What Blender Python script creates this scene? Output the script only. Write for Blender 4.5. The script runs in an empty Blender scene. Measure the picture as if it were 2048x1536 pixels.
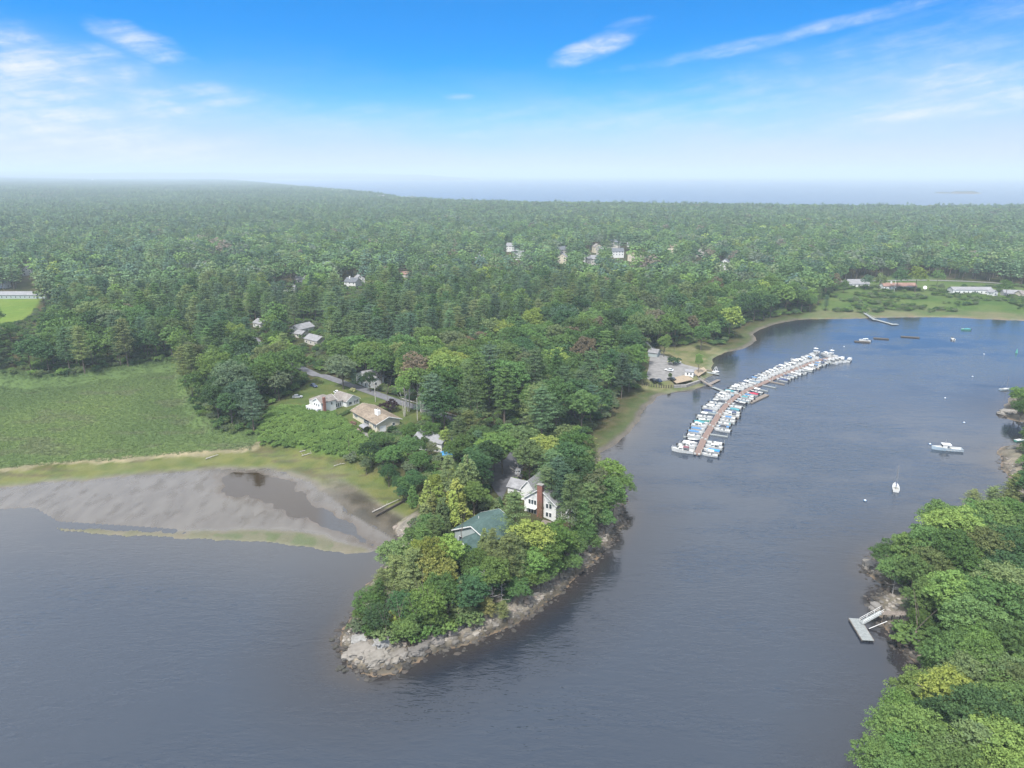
import bpy, bmesh, math, random
import numpy as np
from mathutils import Vector, Matrix
random.seed(7); rng = np.random.default_rng(7)
R = math.radians
sc = bpy.context.scene
COL = sc.collection

# ------------------------------------------------------------ camera, world, sun, exposure
CAM_H = 105.0
F = 1420.0                      # focal length in pixels of the 2048 wide photograph
PITCH = R(16.49)
cam = bpy.data.cameras.new('camera'); camo = bpy.data.objects.new('camera', cam)
COL.objects.link(camo); sc.camera = camo
cam.sensor_width = 36; cam.lens = F / 2048 * 36
cam.clip_start = 0.5; cam.clip_end = 200000
camo.location = (0, 0, CAM_H); camo.rotation_euler = (math.pi / 2 - PITCH, 0, 0)

SUN_EL, SUN_AZ = R(56), R(205)          # azimuth clockwise from +Y: behind the camera, a little left
sun = bpy.data.lights.new('sun', 'SUN'); suno = bpy.data.objects.new('sun', sun); COL.objects.link(suno)
sun.energy = 4.1; sun.angle = R(6); sun.color = (1, 0.965, 0.91)
sd_ = Vector((math.sin(SUN_AZ) * math.cos(SUN_EL), math.cos(SUN_AZ) * math.cos(SUN_EL), math.sin(SUN_EL)))
suno.rotation_euler = sd_.to_track_quat('Z', 'Y').to_euler()
sc.view_settings.view_transform = 'Standard'; sc.view_settings.look = 'None'
sc.view_settings.exposure = 0.84; sc.view_settings.gamma = 1; sc.view_settings.use_curve_mapping = False
sc.cycles.use_denoising = True
sc.cycles.max_bounces = 5; sc.cycles.diffuse_bounces = 2; sc.cycles.glossy_bounces = 2
sc.cycles.transmission_bounces = 2; sc.cycles.transparent_max_bounces = 4; sc.cycles.volume_bounces = 0
sc.cycles.caustics_reflective = False; sc.cycles.caustics_refractive = False
HAZE = 0.000155

def pdir(px, py):
    dx, dy = (px - 1024) / F, (768 - py) / F
    return np.array([dx, math.cos(PITCH) + dy * math.sin(PITCH), -math.sin(PITCH) + dy * math.cos(PITCH)])
def at(px, py, z=0.0):
    d = pdir(px, py)
    t = (z - CAM_H) / d[2]
    return np.array([d[0] * t, d[1] * t])
def proj(x, y, z):
    """pixel of a world point (works on arrays)"""
    zz = z - CAM_H
    dep = y * math.cos(PITCH) - zz * math.sin(PITCH)
    v = y * math.sin(PITCH) + zz * math.cos(PITCH)
    return 1024 + F * x / dep, 768 - F * v / dep
def PX(*pts): return [tuple(at(*p)) for p in pts]

class NT:
    """tiny helper to write node trees"""
    def __init__(s, tree): s.t = tree; tree.nodes.clear()
    def n(s, typ, **kw):
        nd = s.t.nodes.new(typ)
        for k, v in kw.items():
            if k == 'inp':
                for a, b in v.items():
                    if isinstance(b, bpy.types.NodeSocket): s.t.links.new(b, nd.inputs[a])
                    else: nd.inputs[a].default_value = b
            else: setattr(nd, k, v)
        return nd
    def m(s, op, a, b=None, c=None, clamp=False):
        nd = s.n('ShaderNodeMath', operation=op, use_clamp=clamp)
        for i, v in enumerate((a, b, c)):
            if v is None: continue
            if isinstance(v, bpy.types.NodeSocket): s.t.links.new(v, nd.inputs[i])
            else: nd.inputs[i].default_value = v
        return nd.outputs[0]
    def mix(s, f, a, b, blend='MIX'):
        nd = s.n('ShaderNodeMix', data_type='RGBA', blend_type=blend, clamp_factor=True)
        for i, v in ((0, f), (6, a), (7, b)):
            if isinstance(v, bpy.types.NodeSocket): s.t.links.new(v, nd.inputs[i])
            elif i == 0: nd.inputs[0].default_value = v
            else: nd.inputs[i].default_value = (*v, 1) if len(v) == 3 else v
        return nd.outputs[2]
    def step(s, x, a, b, lo=0., hi=1.):
        nd = s.n('ShaderNodeMapRange', interpolation_type='SMOOTHSTEP', inp={'Value': x, 'From Min': a, 'From Max': b, 'To Min': lo, 'To Max': hi})
        return nd.outputs[0]
    def noise(s, vec, scale, detail=3, rough=.5, dist=0):
        return s.n('ShaderNodeTexNoise', inp={'Vector': vec, 'Scale': scale, 'Detail': detail, 'Roughness': rough, 'Distortion': dist}).outputs[0]
    def out(s, sock, name='Surface', typ='ShaderNodeOutputMaterial'):
        o = s.n(typ); s.t.links.new(sock, o.inputs[name])

world = bpy.data.worlds.new('World'); sc.world = world; world.use_nodes = True
def build_world():
    T = NT(world.node_tree)
    tc = T.n('ShaderNodeTexCoord').outputs['Generated']
    nrm = T.n('ShaderNodeVectorMath', operation='NORMALIZE', inp={0: tc}).outputs[0]
    sp = T.n('ShaderNodeSeparateXYZ', inp={0: nrm})
    x, y, z = sp.outputs
    el = T.m('ARCSINE', z); az = T.m('ARCTAN2', x, y)
    zc = T.m('MAXIMUM', z, 0.0)
    sq = T.n('ShaderNodeCombineXYZ', inp={0: x, 1: y, 2: T.m('ADD', T.m('MULTIPLY', zc, 3.2), 0.02)}).outputs[0]
    sq = T.n('ShaderNodeVectorMath', operation='NORMALIZE', inp={0: sq}).outputs[0]
    sky = T.n('ShaderNodeTexSky', sky_type='NISHITA', sun_disc=False, sun_elevation=SUN_EL, sun_rotation=SUN_AZ, altitude=100, air_density=1.0, dust_density=0.6, ozone_density=2.5, inp={'Vector': sq}).outputs[0]
    sky = T.n('ShaderNodeVectorMath', operation='SCALE', inp={0: sky, 'Scale': 0.125}).outputs[0]
    blue = T.mix(T.step(el, R(-1), R(5)), sky, T.mix(1.0, sky, (0.03, 1.85, 3.0), 'MULTIPLY'))
    # thin veil towards the horizon, thicker to the left and right of the view
    side = T.step(T.m('ABSOLUTE', T.m('SUBTRACT', az, R(-2))), R(4), R(38), 0, 1)
    cp = T.n('ShaderNodeCombineXYZ', inp={0: az, 1: T.m('MULTIPLY', el, 3.5), 2: 0.0}).outputs[0]
    n0 = T.noise(cp, 4.5, 4, .55)
    e2 = T.m('SUBTRACT', T.m('SUBTRACT', el, T.m('MULTIPLY', side, R(2.2))), T.m('MULTIPLY', T.m('SUBTRACT', n0, .5), R(4.5)))
    veil = T.step(e2, R(-1.5), R(8.8), 1.0, 0.0)
    c = T.mix(veil, blue, T.mix(T.step(el, R(0), R(6)), (0.80, 0.91, 1.02), (0.62, 0.82, 1.12)))
    # placed cirrus wisps: x, y, half length, half height (photo pixels at that direction), tilt, strength
    clouds = [(20, 235, 360, 130, -6, 1.0), (60, 130, 240, 70, -12, 1.0), (285, 88, 105, 26, -17, .75), (430, 190, 85, 24, -4, .7),
              (200, 230, 160, 40, -3, .6), (1195, 92, 85, 22, 17, .75), (1260, 48, 50, 12, 12, .3), (1560, 75, 330, 14, 9, .55), (1980, 160, 150, 42, 4, 1.0),
              (1940, 205, 220, 26, 5, .85), (1700, 150, 420, 42, 7, .32), (915, 193, 34, 7, 0, .4), (945, 268, 90, 10, 0, .22),
              (1080, 215, 160, 26, 3, .25), (560, 240, 420, 40, 0, .25), (1500, 230, 500, 60, 3, .30), (1850, 60, 300, 34, 10, .35)]
    w1 = T.n('ShaderNodeCombineXYZ', inp={0: az, 1: T.m('MULTIPLY', el, 2.6), 2: 3.0}).outputs[0]
    fine = T.noise(w1, 26, 6, .62, .4)
    shp = T.noise(w1, 9, 4, .55)
    st = T.noise(T.n('ShaderNodeCombineXYZ', inp={0: az, 1: T.m('ADD', T.m('MULTIPLY', el, 9.0), T.m('MULTIPLY', az, -1.6)), 2: 7.0}).outputs[0], 7, 5, .6)
    tot = None
    for (px, py, rx, ry, tilt, s) in clouds:
        d = pdir(px, py); d = d / np.linalg.norm(d)
        a0, e0 = math.atan2(d[0], d[1]), math.asin(d[2])
        ct, stt = math.cos(R(tilt)), math.sin(R(tilt))
        da, de = T.m('SUBTRACT', az, a0), T.m('SUBTRACT', el, e0)
        u = T.m('MULTIPLY', T.m('ADD', T.m('MULTIPLY', da, ct), T.m('MULTIPLY', de, stt)), F / rx)
        v = T.m('MULTIPLY', T.m('SUBTRACT', T.m('MULTIPLY', de, ct), T.m('MULTIPLY', da, stt)), F / ry)
        q = T.m('ADD', T.m('MULTIPLY', u, u), T.m('MULTIPLY', v, v))
        q = T.m('ADD', q, T.m('MULTIPLY', T.m('SUBTRACT', shp, .5), 3.2))
        k = T.step(q, 1.25, -0.3, 0, s)
        tot = k if tot is None else T.m('MAXIMUM', tot, k)
    tex = T.m('MULTIPLY', T.step(fine, .28, .70, .32, 1.0), T.step(st, .3, .66, .25, 1.0))
    cl = T.m('MULTIPLY', tot, tex)
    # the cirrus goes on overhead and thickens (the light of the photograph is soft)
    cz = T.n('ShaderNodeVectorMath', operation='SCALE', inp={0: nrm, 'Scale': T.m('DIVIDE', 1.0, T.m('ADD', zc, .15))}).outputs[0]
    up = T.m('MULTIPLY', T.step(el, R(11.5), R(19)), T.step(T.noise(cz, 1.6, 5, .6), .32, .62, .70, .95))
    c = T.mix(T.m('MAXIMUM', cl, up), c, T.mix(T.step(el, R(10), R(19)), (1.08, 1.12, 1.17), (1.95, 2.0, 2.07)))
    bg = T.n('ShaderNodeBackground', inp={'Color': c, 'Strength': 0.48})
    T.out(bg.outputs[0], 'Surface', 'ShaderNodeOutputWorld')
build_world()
world.cycles.sampling_method = 'MANUAL'; world.cycles.sample_map_resolution = 512

# ------------------------------------------------------------ object helpers
def tag(o, label=None, cat=None, group=None, kind=None):
    if label: o['label'] = label
    if cat: o['category'] = cat
    if group: o['group'] = group
    if kind: o['kind'] = kind
    return o
def thing(name, label, cat, loc=(0, 0, 0), rz=0.0, group=None):
    o = bpy.data.objects.new(name, None); COL.objects.link(o)
    o.location = loc; o.rotation_euler = (0, 0, rz); o.empty_display_size = 0.5
    return tag(o, label, cat, group)
def link(name, mesh, parent=None, loc=None, rz=None, scale=None):
    o = bpy.data.objects.new(name, mesh); COL.objects.link(o)
    if parent is not None: o.parent = parent
    if loc is not None: o.location = loc
    if rz is not None: o.rotation_euler = (0, 0, rz)
    if scale is not None: o.scale = scale
    return o
def npmesh(name, V, Q, mats=(), mi=None, smooth=False):
    """mesh from arrays; Q is (n,k) array"""
    me = bpy.data.meshes.new(name)
    V = np.asarray(V, np.float32); Q = np.asarray(Q, np.int32); k = Q.shape[1]
    me.vertices.add(len(V)); me.vertices.foreach_set('co', V.ravel())
    me.loops.add(Q.size); me.loops.foreach_set('vertex_index', Q.ravel())
    me.polygons.add(len(Q)); me.polygons.foreach_set('loop_start', np.arange(len(Q), dtype=np.int32) * k)
    me.polygons.foreach_set('loop_total', np.full(len(Q), k, np.int32))
    if mi is not None: me.polygons.foreach_set('material_index', np.asarray(mi, np.int32))
    if smooth: me.polygons.foreach_set('use_smooth', np.ones(len(Q), bool))
    for m in mats: me.materials.append(m)
    me.update(calc_edges=True); me.validate()
    return me

class MB:
    """collects simple shapes, then builds ONE mesh object"""
    def __init__(s): s.v = []; s.f = []; s.mi = []
    def add(s, vs, fs, m=0):
        o = len(s.v); s.v += [tuple(v) for v in vs]; s.f += [tuple(i + o for i in f) for f in fs]; s.mi += [m] * len(fs)
        return s
    def box(s, x0, y0, z0, x1, y1, z1, m=0):
        return s.add([(x0, y0, z0), (x1, y0, z0), (x1, y1, z0), (x0, y1, z0), (x0, y0, z1), (x1, y0, z1), (x1, y1, z1), (x0, y1, z1)],
                     [(0, 3, 2, 1), (4, 5, 6, 7), (0, 1, 5, 4), (1, 2, 6, 5), (2, 3, 7, 6), (3, 0, 4, 7)], m)
    def cbox(s, cx, cy, cz, sx, sy, sz, rz=0, m=0):
        c, q = math.cos(rz), math.sin(rz); vs = []
        for dz in (-1, 1):
            for dx, dy in ((-1, -1), (1, -1), (1, 1), (-1, 1)):
                a, b = dx * sx / 2, dy * sy / 2
                vs.append((cx + a * c - b * q, cy + a * q + b * c, cz + dz * sz / 2))
        return s.add(vs, [(0, 3, 2, 1), (4, 5, 6, 7), (0, 1, 5, 4), (1, 2, 6, 5), (2, 3, 7, 6), (3, 0, 4, 7)], m)
    def tube(s, pts, rad, n=6, m=0, cap=True):
        pts = [Vector(p) for p in pts]
        if not hasattr(rad, '__len__'): rad = [rad] * len(pts)
        vs = []
        for i, p in enumerate(pts):
            d = (pts[min(i + 1, len(pts) - 1)] - pts[max(i - 1, 0)]).normalized()
            a = d.orthogonal().normalized() if abs(d.z) > .98 else d.cross(Vector((0, 0, 1))).normalized()
            b = d.cross(a)
            for k in range(n):
                t = 2 * math.pi * k / n
                vs.append(p + (a * math.cos(t) + b * math.sin(t)) * rad[i])
        fs = [(i * n + k, i * n + (k + 1) % n, (i + 1) * n + (k + 1) % n, (i + 1) * n + k) for i in range(len(pts) - 1) for k in range(n)]
        if cap: fs += [tuple(range(n))[::-1], tuple(range((len(pts) - 1) * n, len(pts) * n))]
        return s.add(vs, fs, m)
    def bar(s, a, b, w, h=None, m=0):
        return s.tube([a, b], w / 2 * 1.41, 4, m) if h is None else s.add(*_bar(a, b, w, h), m)
    def prism(s, poly, z0, z1, m=0):
        n = len(poly)
        vs = [(p[0], p[1], z0) for p in poly] + [(p[0], p[1], z1) for p in poly]
        return s.add(vs, [tuple(range(n))[::-1], tuple(range(n, 2 * n))] + [(i, (i + 1) % n, (i + 1) % n + n, i + n) for i in range(n)], m)
    def mesh(s, name, *mats):
        me = bpy.data.meshes.new(name); me.from_pydata(s.v, [], s.f)
        for m in mats: me.materials.append(m)
        if len(mats) > 1:
            for p, i in zip(me.polygons, s.mi): p.material_index = i
        me.update()
        b = bmesh.new(); b.from_mesh(me); bmesh.ops.recalc_face_normals(b, faces=b.faces); b.to_mesh(me); b.free()
        return me
    def obj(s, name, mats, parent=None, **kw):
        if not isinstance(mats, (list, tuple)): mats = (mats,)
        return link(name, s.mesh(name, *mats), parent, **kw)
def _bar(a, b, w, h):
    a, b = Vector(a), Vector(b); d = (b - a).normalized()
    s_ = d.cross(Vector((0, 0, 1))).normalized() * w / 2; u = Vector((0, 0, 1)) * h / 2
    vs = [p + i * s_ + j * u for p in (a, b) for i, j in ((-1, -1), (1, -1), (1, 1), (-1, 1))]
    return vs, [(0, 3, 2, 1), (4, 5, 6, 7), (0, 1, 5, 4), (1, 2, 6, 5), (2, 3, 7, 6), (3, 0, 4, 7)]

# ------------------------------------------------------------ materials
_mats = {}
def mat(name, col, rough=.7, var=.18, scale=1.2, metal=0., bump=0., stretch=None, spec=.35):
    if name in _mats: return _mats[name]
    m = bpy.data.materials.new(name); m.use_nodes = True; T = NT(m.node_tree)
    tc = T.n('ShaderNodeTexCoord').outputs['Object']
    if stretch: tc = T.n('ShaderNodeMapping', inp={'Vector': tc, 'Scale': stretch}).outputs[0]
    n = T.noise(tc, scale, 4, .6)
    dark = tuple(c * (1 - var) for c in col); lite = tuple(min(1, c * (1 + var)) for c in col)
    c = T.mix(T.step(n, .3, .7), dark, lite)
    kw = {'Base Color': c, 'Roughness': rough, 'Metallic': metal, 'Specular IOR Level': spec}
    if bump: kw['Normal'] = T.n('ShaderNodeBump', inp={'Height': n, 'Strength': bump, 'Distance': .1}).outputs[0]
    T.out(T.n('ShaderNodeBsdfPrincipled', inp=kw).outputs[0])
    _mats[name] = m; return m
def shingle_mat(name, col, lite, scale=(1.2, 6, 6), var=.25):
    """roof shingles: courses and blotchy weathering"""
    m = bpy.data.materials.new(name); m.use_nodes = True; T = NT(m.node_tree)
    tc = T.n('ShaderNodeTexCoord').outputs['Object']
    br = T.n('ShaderNodeTexBrick', offset=.5, inp={'Vector': T.n('ShaderNodeMapping', inp={'Vector': tc, 'Scale': (1, 1, 1)}).outputs[0], 'Scale': 1.0, 'Mortar Size': .012, 'Brick Width': .9, 'Row Height': .32,
             'Color1': (*col, 1), 'Color2': (*[c * (1 - var) for c in col], 1), 'Mortar': (*[c * .6 for c in col], 1)})
    n = T.noise(tc, .35, 5, .65)
    c = T.mix(T.m('MULTIPLY', T.step(n, .45, .75), .7), br.outputs[0], lite)
    n2 = T.noise(tc, 7, 2)
    c = T.mix(T.step(n2, .35, .7, 0, .35), c, tuple(x * .6 for x in col))
    T.out(T.n('ShaderNodeBsdfPrincipled', inp={'Base Color': c, 'Roughness': .85, 'Specular IOR Level': .2, 'Normal': T.n('ShaderNodeBump', inp={'Height': n2, 'Strength': .4, 'Distance': .05}).outputs[0]}).outputs[0])
    return m
def siding_mat(name, col):
    m = bpy.data.materials.new(name); m.use_nodes = True; T = NT(m.node_tree)
    tc = T.n('ShaderNodeTexCoord').outputs['Object']
    z = T.n('ShaderNodeSeparateXYZ', inp={0: tc}).outputs[2]
    fr = T.m('FRACT', T.m('MULTIPLY', z, 5.0))
    n = T.noise(tc, .8, 4, .6)
    c = T.mix(T.step(n, .3, .7, 0, .3), col, tuple(x * .72 for x in col))
    c = T.mix(T.step(fr, .82, 1.0, 0, .3), c, tuple(x * .5 for x in col))
    T.out(T.n('ShaderNodeBsdfPrincipled', inp={'Base Color': c, 'Roughness': .6, 'Normal': T.n('ShaderNodeBump', inp={'Height': fr, 'Strength': .3, 'Distance': .03}).outputs[0]}).outputs[0])
    return m
def leaf_mat(name, transl=.16, var=.35, rough=.65):
    m = bpy.data.materials.new(name); m.use_nodes = True; T = NT(m.node_tree)
    a = T.n('ShaderNodeAttribute', attribute_type='INSTANCER', attribute_name='tint').outputs['Color']
    tc = T.n('ShaderNodeTexCoord').outputs['Object']
    isl = T.n('ShaderNodeNewGeometry').outputs['Random Per Island']
    n = T.noise(tc, .55, 3, .6)
    c = T.mix(T.step(n, .35, .65, 0, .55), a, T.mix(1., a, (1.45, 1.3, .9), 'MULTIPLY'))
    c = T.mix(T.m('MULTIPLY', isl, var * 1.6), c, T.mix(1., c, (.45, .55, .6), 'MULTIPLY'))
    c = T.n('ShaderNodeHueSaturation', inp={'Saturation': .86, 'Value': 1.22, 'Color': c}).outputs[0]
    d = T.n('ShaderNodeBsdfDiffuse', inp={'Color': c}).outputs[0]
    t = T.n('ShaderNodeBsdfTranslucent', inp={'Color': T.mix(1., c, (1.1, 1.3, .55), 'MULTIPLY')}).outputs[0]
    s1 = T.n('ShaderNodeMixShader', inp={0: transl, 1: d, 2: t}).outputs[0]
    T.out(s1); return m
LEAF = leaf_mat('leaf_foliage'); NEEDLE = leaf_mat('needle_foliage', .12, .3)
BARK = mat('bark', (.11, .09, .07), .9, .35, 3, bump=.5)
PALEBARK = mat('pale_bark', (.36, .34, .31), .85, .35, 2)
DEADWOOD = mat('dead_wood', (.30, .28, .26), .9, .25, 2)
GLASS = mat('window_glass', (.035, .045, .055), .08, .3, .6, spec=.6)
WHITE = mat('white_paint', (.62, .62, .61), .55, .06)
WHITESIDE = siding_mat('white_siding', (.58, .58, .57))
CREAM = siding_mat('cream_siding', (.52, .47, .36))
GRAYSIDE = siding_mat('gray_siding', (.30, .34, .34))
TAUPE = siding_mat('taupe_siding', (.42, .40, .36))
BRICK = mat('red_brick', (.19, .085, .065), .85, .35, 5)
GREENROOF = shingle_mat('green_shingles', (.062, .105, .098), (.095, .145, .135))
GRAYROOF = shingle_mat('gray_shingles', (.23, .23, .24), (.32, .32, .33))
DARKROOF = shingle_mat('dark_gray_shingles', (.12, .13, .145), (.2, .2, .21))
BROWNROOF = shingle_mat('brown_gray_shingles', (.20, .18, .165), (.29, .27, .25))
TANROOF = shingle_mat('tan_shingles', (.23, .185, .14), (.31, .255, .20), var=.45)
REDROOF = shingle_mat('red_brown_shingles', (.24, .145, .115), (.32, .22, .18))
ASPHALT = mat('asphalt', (.115, .115, .125), .85, .2, .5)
DARKASPHALT = mat('fresh_asphalt', (.06, .06, .066), .85, .2, .5)
GRAVEL = mat('pale_gravel', (.17, .165, .162), .9, .2, .35)
CONCRETE = mat('concrete', (.21, .20, .19), .85, .18, .8)
DECKWOOD = mat('weathered_deck_wood', (.16, .135, .115), .8, .25, 2.5)
REDDECK = mat('reddish_deck_boards', (.165, .115, .098), .8, .25, 3)
GRAYDECK = mat('gray_dock_boards', (.20, .215, .215), .75, .2, 2)
DARKWOOD = mat('dark_wood', (.06, .05, .042), .85, .3, 2)
BLACK = mat('black_plastic', (.02, .02, .023), .35, .2)
STEEL = mat('galvanised_steel', (.35, .35, .35), .4, .1, metal=.6)
GELCOAT = mat('white_gelcoat', (.50, .505, .50), .22, .05, spec=.5)

# ------------------------------------------------------------ lie of the land
def sdist(X, Y, poly, cap=1e9):
    """signed distance to a polygon, positive inside"""
    P = np.asarray(poly, float); Q = np.roll(P, -1, 0)
    d2 = np.full(X.shape, 1e18); ins = np.zeros(X.shape, bool)
    for (ax, ay), (bx, by) in zip(P, Q):
        ex, ey = bx - ax, by - ay
        t = np.clip(((X - ax) * ex + (Y - ay) * ey) / (ex * ex + ey * ey + 1e-9), 0, 1)
        d2 = np.minimum(d2, (X - ax - t * ex) ** 2 + (Y - ay - t * ey) ** 2)
        c = (ay > Y) != (by > Y)
        with np.errstate(divide='ignore', invalid='ignore'):
            ins ^= c & (X < (bx - ax) * (Y - ay) / ((by - ay) or 1e-9) + ax)
    d = np.sqrt(d2)
    return np.where(ins, d, -d)
def sst(x, a=0., b=1.):
    t = np.clip((x - a) / (b - a), 0, 1); return t * t * (3 - 2 * t)
def _h(ix, iy, s):
    n = (ix * 374761393 + iy * 668265263 + s * 974634777) & 0xFFFFFFFF
    n = ((n ^ (n >> 13)) * 1274126177) & 0xFFFFFFFF
    return ((n ^ (n >> 16)) & 0xFFFF) / 65535.
def vn(x, y, s=0):
    ix, iy = np.floor(x).astype(np.int64), np.floor(y).astype(np.int64)
    fx, fy = x - ix, y - iy; fx = fx * fx * (3 - 2 * fx); fy = fy * fy * (3 - 2 * fy)
    a, b, c, d = _h(ix, iy, s), _h(ix + 1, iy, s), _h(ix, iy + 1, s), _h(ix + 1, iy + 1, s)
    return (a * (1 - fx) + b * fx) * (1 - fy) + (c * (1 - fx) + d * fx) * fy
def fbm(x, y, s=0, o=4):
    r = 0; a = .5; t = 0
    for i in range(o): r = r + a * vn(x * 2 ** i + 17 * i, y * 2 ** i - 9 * i, s + i); t += a; a *= .5
    return r / t

COAST = PX((2400, 424), (1700, 421), (1400, 418), (1050, 413), (880, 407), (815, 402), (760, 394), (700, 388), (640, 382), (580, 375.5), (530, 370), (490, 365), (462, 362), (470, 360), (520, 359.2), (600, 359), (700, 359.2), (760, 359.8), (840, 360.6), (930, 360.4), (972, 359.4), (940, 357.6), (860, 356), (800, 355), (760, 354))
MAIN = ([(-3500, 190), (-700, 215)] + PX((-300, 1000), (0, 976), (100, 966), (250, 955), (400, 942), (450, 939), (520, 938), (570, 948), (620, 968), (650, 990), (690, 1022), (735, 1048), (778, 1072), (800, 1090),
        (792, 1112), (762, 1140), (735, 1172), (715, 1210), (700, 1245), (684, 1275), (682, 1302), (694, 1334), (738, 1350), (790, 1342), (830, 1326), (880, 1306), (935, 1287), (985, 1265), (1035, 1242), (1085, 1212), (1128, 1180), (1165, 1148), (1200, 1108), (1228, 1075), (1246, 1045), (1252, 1022),
        (1242, 990), (1228, 950), (1208, 925), (1199, 905), (1225, 893), (1258, 868), (1283, 838), (1292, 815), (1318, 795), (1345, 784), (1385, 780), (1412, 771), (1408, 757), (1430, 748), (1424, 735), (1428, 718), (1450, 706), (1490, 697), (1513, 682), (1506, 668), (1528, 656), (1560, 646), (1600, 639), (1640, 638.5),
        (1700, 638), (1760, 636), (1800, 634.5), (1850, 634.5), (1910, 635), (1960, 638), (2048, 642), (2160, 648)) + [(800, 560), (1400, 720), (2600, 1500)] + COAST + [(-9000, 26000), (-45000, 42000), (-45000, 4000)])
RIGHT = PX((2400, 745), (2160, 762), (2060, 772), (2025, 790), (2006, 814), (2004, 828), (2020, 838), (2060, 846), (2110, 858), (2100, 872), (2048, 884), (2020, 893), (1998, 900), (1993, 906), (2006, 918), (2000, 936), (2014, 946), (2030, 958), (2038, 975),
        (2010, 1000), (1960, 1030), (1900, 1060), (1810, 1085), (1752, 1110), (1735, 1125), (1738, 1148), (1768, 1166), (1766, 1190), (1752, 1200), (1762, 1228), (1774, 1252), (1802, 1287), (1837, 1332), (1834, 1352), (1846, 1385), (1838, 1430), (1826, 1480), (1812, 1540), (1800, 1640)) + [(70, 70), (90, 20), (300, -60), (900, 100), (900, 330)]
FLAT = PX((-500, 985), (0, 955), (430, 922), (660, 945), (830, 1070), (790, 1125), (740, 1118), (600, 1095), (300, 1072), (85, 1058), (40, 1030), (-500, 1060))
BAR = PX((88, 1049), (200, 1058), (330, 1064), (440, 1063), (520, 1060), (600, 1063), (650, 1074), (690, 1088), (730, 1095), (737, 1103), (715, 1110), (680, 1108), (600, 1096), (520, 1087), (430, 1083), (330, 1079), (200, 1071), (110, 1063))
POOL = PX((428, 955), (470, 942), (540, 950), (590, 968), (618, 992), (640, 1010), (690, 1042), (742, 1078), (778, 1098), (770, 1116), (745, 1104), (700, 1075), (640, 1045), (590, 1037), (540, 1012), (470, 990), (440, 985))
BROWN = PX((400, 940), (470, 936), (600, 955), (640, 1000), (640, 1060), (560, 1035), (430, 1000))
MARSH = PX((-700, 770), (0, 768), (60, 776), (140, 772), (240, 758), (320, 744), (352, 742), (372, 800), (395, 850), (440, 880), (485, 885), (520, 893), (505, 901), (420, 908), (240, 922), (100, 932), (0, 943), (-700, 990))
FRINGE = PX((-700, 990), (0, 943), (240, 922), (505, 901), (520, 893), (600, 905), (700, 925), (745, 948), (800, 975), (838, 988), (838, 1030), (800, 1060), (790, 1100), (700, 1050), (600, 970), (400, 945), (0, 985), (-700, 1050))
SLOPE = PX((515, 880), (540, 838), (600, 836), (655, 842), (700, 868), (745, 905), (760, 930), (700, 922), (640, 912), (590, 902), (520, 897))
LAWN = PX((540, 836), (575, 818), (600, 800), (640, 772), (700, 782), (760, 805), (850, 838), (862, 846), (830, 862), (800, 872), (770, 882), (720, 880), (690, 862), (650, 845))
CLEARING = PX((1285, 742), (1292, 718), (1320, 700), (1355, 700), (1400, 690), (1440, 700), (1470, 706), (1420, 745), (1405, 772), (1335, 786), (1285, 780))
PARK = PX((1296, 748), (1300, 716), (1318, 713), (1340, 723), (1368, 737), (1398, 745), (1398, 757), (1372, 764), (1330, 770), (1300, 770), (1290, 762))
DRIVE = PX((968, 966), (990, 955), (1012, 944), (1022, 925), (1024, 898), (1042, 890), (1048, 930), (1044, 985), (1020, 992), (1012, 1012), (1004, 1030), (990, 1012), (978, 990), (966, 978))
MEADOW = PX((1600, 637), (1640, 612), (1675, 588), (1700, 574), (1760, 566), (1830, 562), (1900, 570), (1960, 574), (2048, 586), (2300, 600), (2300, 655), (2160, 648), (2048, 641), (1960, 637), (1800, 634), (1640, 638))
FIELD = PX((-500, 612), (0, 607), (90, 604), (75, 640), (40, 668), (-500, 740))
STRIP = PX((1150, 900), (1165, 878), (1225, 850), (1262, 822), (1288, 786), (1345, 784), (1292, 815), (1258, 868), (1199, 905))
ROADS = [(PX((470, 655), (500, 690), (545, 728), (600, 753), (640, 771), (690, 789), (740, 806), (800, 828), (850, 842), (905, 857), (960, 884), (1010, 905), (1030, 912)), 5.2, 'road'),
         (PX((-500, 600.5), (0, 600), (95, 602), (250, 606)), 7, 'distant_road'),
         (PX((1500, 578), (1700, 573), (1840, 571.5), (1960, 575), (2048, 581), (2300, 596)), 6, 'shore_road'),
         (PX((800, 585), (815, 600), (826, 612)), 6, 'side_street')]
def roaddist(X, Y, P):
    d = np.full(np.shape(X), 1e9)
    for (ax, ay), (bx, by) in zip(P[:-1], P[1:]):
        ex, ey = bx - ax, by - ay
        t = np.clip(((X - ax) * ex + (Y - ay) * ey) / (ex * ex + ey * ey), 0, 1)
        d = np.minimum(d, np.hypot(X - ax - t * ex, Y - ay - t * ey))
    return d
ISLES = [(at(1918, 386.5), 165, 55, 11), (at(1886, 386), 60, 30, 5), (at(1245, 362.6), 420, 110, 14), (at(1370, 361.8), 520, 120, 12)]
PEN_C = at(960, 1110)          # middle of the wooded point
TIP_C = at(775, 1315)
ROCKMAT = {}

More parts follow.
